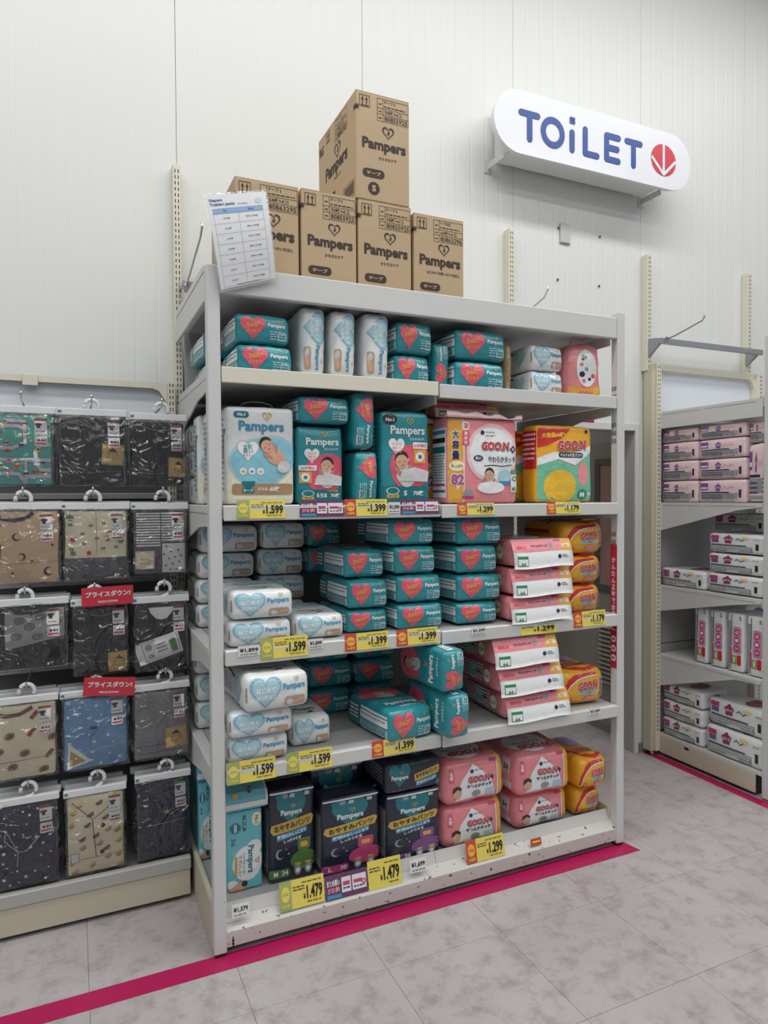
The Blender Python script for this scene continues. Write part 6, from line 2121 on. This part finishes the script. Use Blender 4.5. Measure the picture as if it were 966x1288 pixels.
def d_biscuits(A, w, h):
    A.add('collar', pK['brown'], 'front', s_line([(-w * .46, h * .42), (-w * .26, h * .36), (-w * .05, h * .37), (w * .14, h * .45)], .014), 1)
    for k, (x, y) in enumerate(((-.20, .10), (-.36, -.10), (.02, -.15), (-.16, -.32), (.44, .02), (-.44, -.43), (.30, -.40))):
        A.add('biscuit_print', pK['brown'], 'front', s_ell(x * w, y * h, .017, .012, 18, .3), 1)
        A.add('biscuit_rim', pK['tan'], 'front', s_ring(o_ell(x * w, y * h, .014, .009, 18, .3), x * w, y * h, .85), 2)
    for x, y in ((.12, .12), (.38, -.20), (.16, .34)):
        A.add('red_print', pK['rust'], 'front', s_line([(x * w - .010, y * h - .012), (x * w + .012, y * h + .014)], .014), 1)
    A.add('fold_seam', pK['tan'], 'front', s_line([(-w * .47, -h * .26), (w * .47, -h * .22)], .003), 1)


def d_blue(A, w, h):
    for k, (x, y) in enumerate(rnd_spots(w, h, 22, 9, .014, .030)):
        A.add('white_print', pK['white'], 'front', (s_starlet(x, y, .0075, 3, .6), s_ell(x, y, .0035), s_ell(x, y, .008, .004))[k % 3], 1)
    A.add('dark_print', pK['dark'], 'front', s_rect(-.02, .06 * h, .002, .10 * h), 1)
    A.add('fold_seam', pK['road'], 'front', s_line([(-w * .47, -h * .28), (w * .47, -h * .17)], .002), 1)
    A.add('corner_label', pK['white'], 'front', s_poly([(-w * .44, -h * .46), (-w * .06, -h * .38), (-w * .42, -h * .10)]), 4)
    A.add('corner_label_print', pK['gold'], 'front', s_poly([(-w * .40, -h * .42), (-w * .16, -h * .37), (-w * .39, -h * .20)]), 5)


def d_grey(A, w, h):
    A.add('rib_seam', cDGREY, 'front', s_line([(-w * .47, -h * .30), (w * .47, -h * .28)], .003), 1)
    A.add('rib_seam', cDGREY, 'front', s_line([(-w * .47, -h * .40), (w * .47, -h * .39)], .002), 1)


def d_stars(A, w, h):
    for k, (x, y) in enumerate(rnd_spots(w, h, 34, 12, .012, .026)):
        A.add('star_print', pK['white'], 'front', s_starlet(x, y, .0045 + .0035 * ((k * 7) % 3) / 2, rot=k), 1)
    P = [(-w * .44, h * .24), (-w * .28, h * .22), (-w * .30, h * .10), (-w * .10, -h * .06), (w * .02, -h * .06), (w * .22, h * .10)]
    A.add('line_print', pK['road'], 'front', s_line(P, .0028), 1)
    A.add('line_print', pK['road'], 'front', s_line([(-w * .28, h * .22), (-w * .10, -h * .06), (-w * .12, -h * .24)], .0022), 1)


def d_trucks(A, w, h):
    A.add('placket', pK['dark'], 'front', s_line([(-w * .40, h * .44), (-w * .06, h * .20), (.0, -h * .30)], .0026), 1)
    A.add('placket', pK['dark'], 'front', s_line([(w * .30, h * .36), (-w * .03, h * .20)], .0026), 1)
    for k, (x, y) in enumerate(rnd_spots(w, h, 24, 15, .014, .031)):
        d = (.011, .006)
        A.add('truck_print', (pK['yellow'], pK['tan'], pK['brown'])[k % 3], 'front', s_line([(x - d[0], y - d[1]), (x + d[0], y + d[1])], .009), 1)
        A.add('dark_print', pK['dark'], 'front', s_line([(x - d[0] * .4, y - .010), (x + d[0], y - .003)], .003), 2)
    for x, y in ((.12, .10), (.10, -.24)):
        A.add('dark_print', pK['dark'], 'front', s_ell(x * w, y * h, .008), 2)
    A.add('corner_label', pK['white'], 'front', s_rect(-w * .44, -h * .34, -w * .28, -h * .20), 4)
    A.add('corner_frame', pK['dark'], 'front', s_ring([(-w * .43, -h * .33), (-w * .29, -h * .33), (-w * .29, -h * .21), (-w * .43, -h * .21)], -w * .36, -h * .27, .9), 5)
    A.add('hem_seam', pK['gold'], 'front', s_line([(-w * .47, -h * .30), (w * .47, -h * .29)], .002), 1)


def d_navy_star(A, w, h):
    A.add('gold_star', pK['gold'], 'front', s_starlet(.012, .09 * h, .014), 1)
    A.add('grey_star', cMARL, 'front', s_starlet(.032, .06 * h, .008), 1)
    for k in range(22):
        x = -w * .30 + k * w * .033
        A.add('line_writing', cMARL, 'front', s_rect(x, -.06 * h + k * .0002, x + .005, -.06 * h + .0028 + k * .0002, .1), 1)


HX, HZ = HOOKX, HOOKZ
KR = ('kraft', 'ルーム', 'ウェア')
C1, C2, C3 = (-.700, -.466), (-.457, -.224), (-.216, -.006)
bag('turquoise road-print pyjamas in a clear bag, top row at the frame edge', *C1, 1.885, 1.606, HZ[0], HX[0], cTURQ, d_roads, hook=False, back=2)
bag('plain charcoal pyjamas with kraft card in a clear bag, top row middle', C2[0] - .004, C2[1], 1.885, 1.606, HZ[0], HX[1], cCHAR, d_plain, card=(.068, -.012, .038, -.06, KR), back=2)
bag('plain black pyjamas with kraft card in a clear bag, top row beside the rack', C3[0], C3[1], 1.878, 1.604, HZ[0], HX[2], cBLACK, d_plain, card=(.070, -.052, .037, -.06, KR), back=2)
bag('beige moon and star pyjamas with dark collar in a clear bag', C1[0], C1[1] + .016, 1.545, 1.258, HZ[1], HX[0], cBEIGE, d_moons, back=2)
bag('cream flower-print pyjamas with grey hem in a clear bag', C2[0] + .004, C2[1] + .006, 1.543, 1.256, HZ[1], HX[1], cCREAM, d_flowers, back=2)
bag('dark striped and starred trousers set with cream card in a clear bag', C3[0], C3[1], 1.540, 1.268, HZ[1], HX[2], cDGREY, d_stripes, card=(-.056, -.066, .034, 0, ('cream', 'ルーム', 'パンツ')), back=2)
bag('black pyjamas with grey doodle panel in a clear bag', C1[0], C1[1] + .036, 1.205, .950, HZ[2], HX[0], cBLACK, d_marl, back=2)
bag('black pyjamas with kraft card under a red price card in a clear bag', C2[0] + .030, C2[1], 1.190, .908, HZ[2], HX[1], cBLACK, d_plain, card=(.062, -.085, .038, .04, KR), pd='black pyjamas with kraft card', back=2)
bag('black pyjamas with white neckline and tilted info card in a clear bag', C3[0], C3[1], 1.185, .897, HZ[2], HX[2], cBLACK, d_white_neck, back=2)
bag('cream biscuit-print pyjamas with brown collar in a clear bag', C1[0], C1[1] - .004, .858, .562, HZ[3], HX[0], cCREAM, d_biscuits, back=2)
bag('light blue snowy print pyjamas under a red price card in a clear bag', C2[0] - .010, C2[1] - .002, .855, .560, HZ[3], HX[1], cLBLUE, d_blue, pd='light blue pyjamas', back=2)
bag('plain grey pyjamas with kraft card in a clear bag', C3[0] - .008, C3[1] - .002, .850, .560, HZ[3], HX[2], cGREY, d_grey, card=(.054, -.052, .040, .03, KR), back=2)
bag('navy pyjamas with white stars in a clear bag, bottom row', C1[0], C1[1] - .006, .498, .176, HZ[4], HX[0], cNAVY, d_stars, back=2)
bag('cream truck-print pyjamas in a clear bag, bottom row', C2[0] - .004, C2[1] - .020, .492, .172, HZ[4], HX[1], cCREAM, d_trucks, back=2)
bag('plain navy pyjamas with one gold star in a clear bag, bottom row', C3[0], C3[1] - .002, .502, .176, HZ[4], HX[2], cNAVY, d_navy_star, sticker='green', back=2)

# ------------------------------------------------------------------ drop the pattern packs the copies were made from
for dims, root, kids in PROTO.values():
    for c, sub in kids:
        for g in sub:
            bpy.data.objects.remove(g)
        bpy.data.objects.remove(c)
    bpy.data.objects.remove(root)
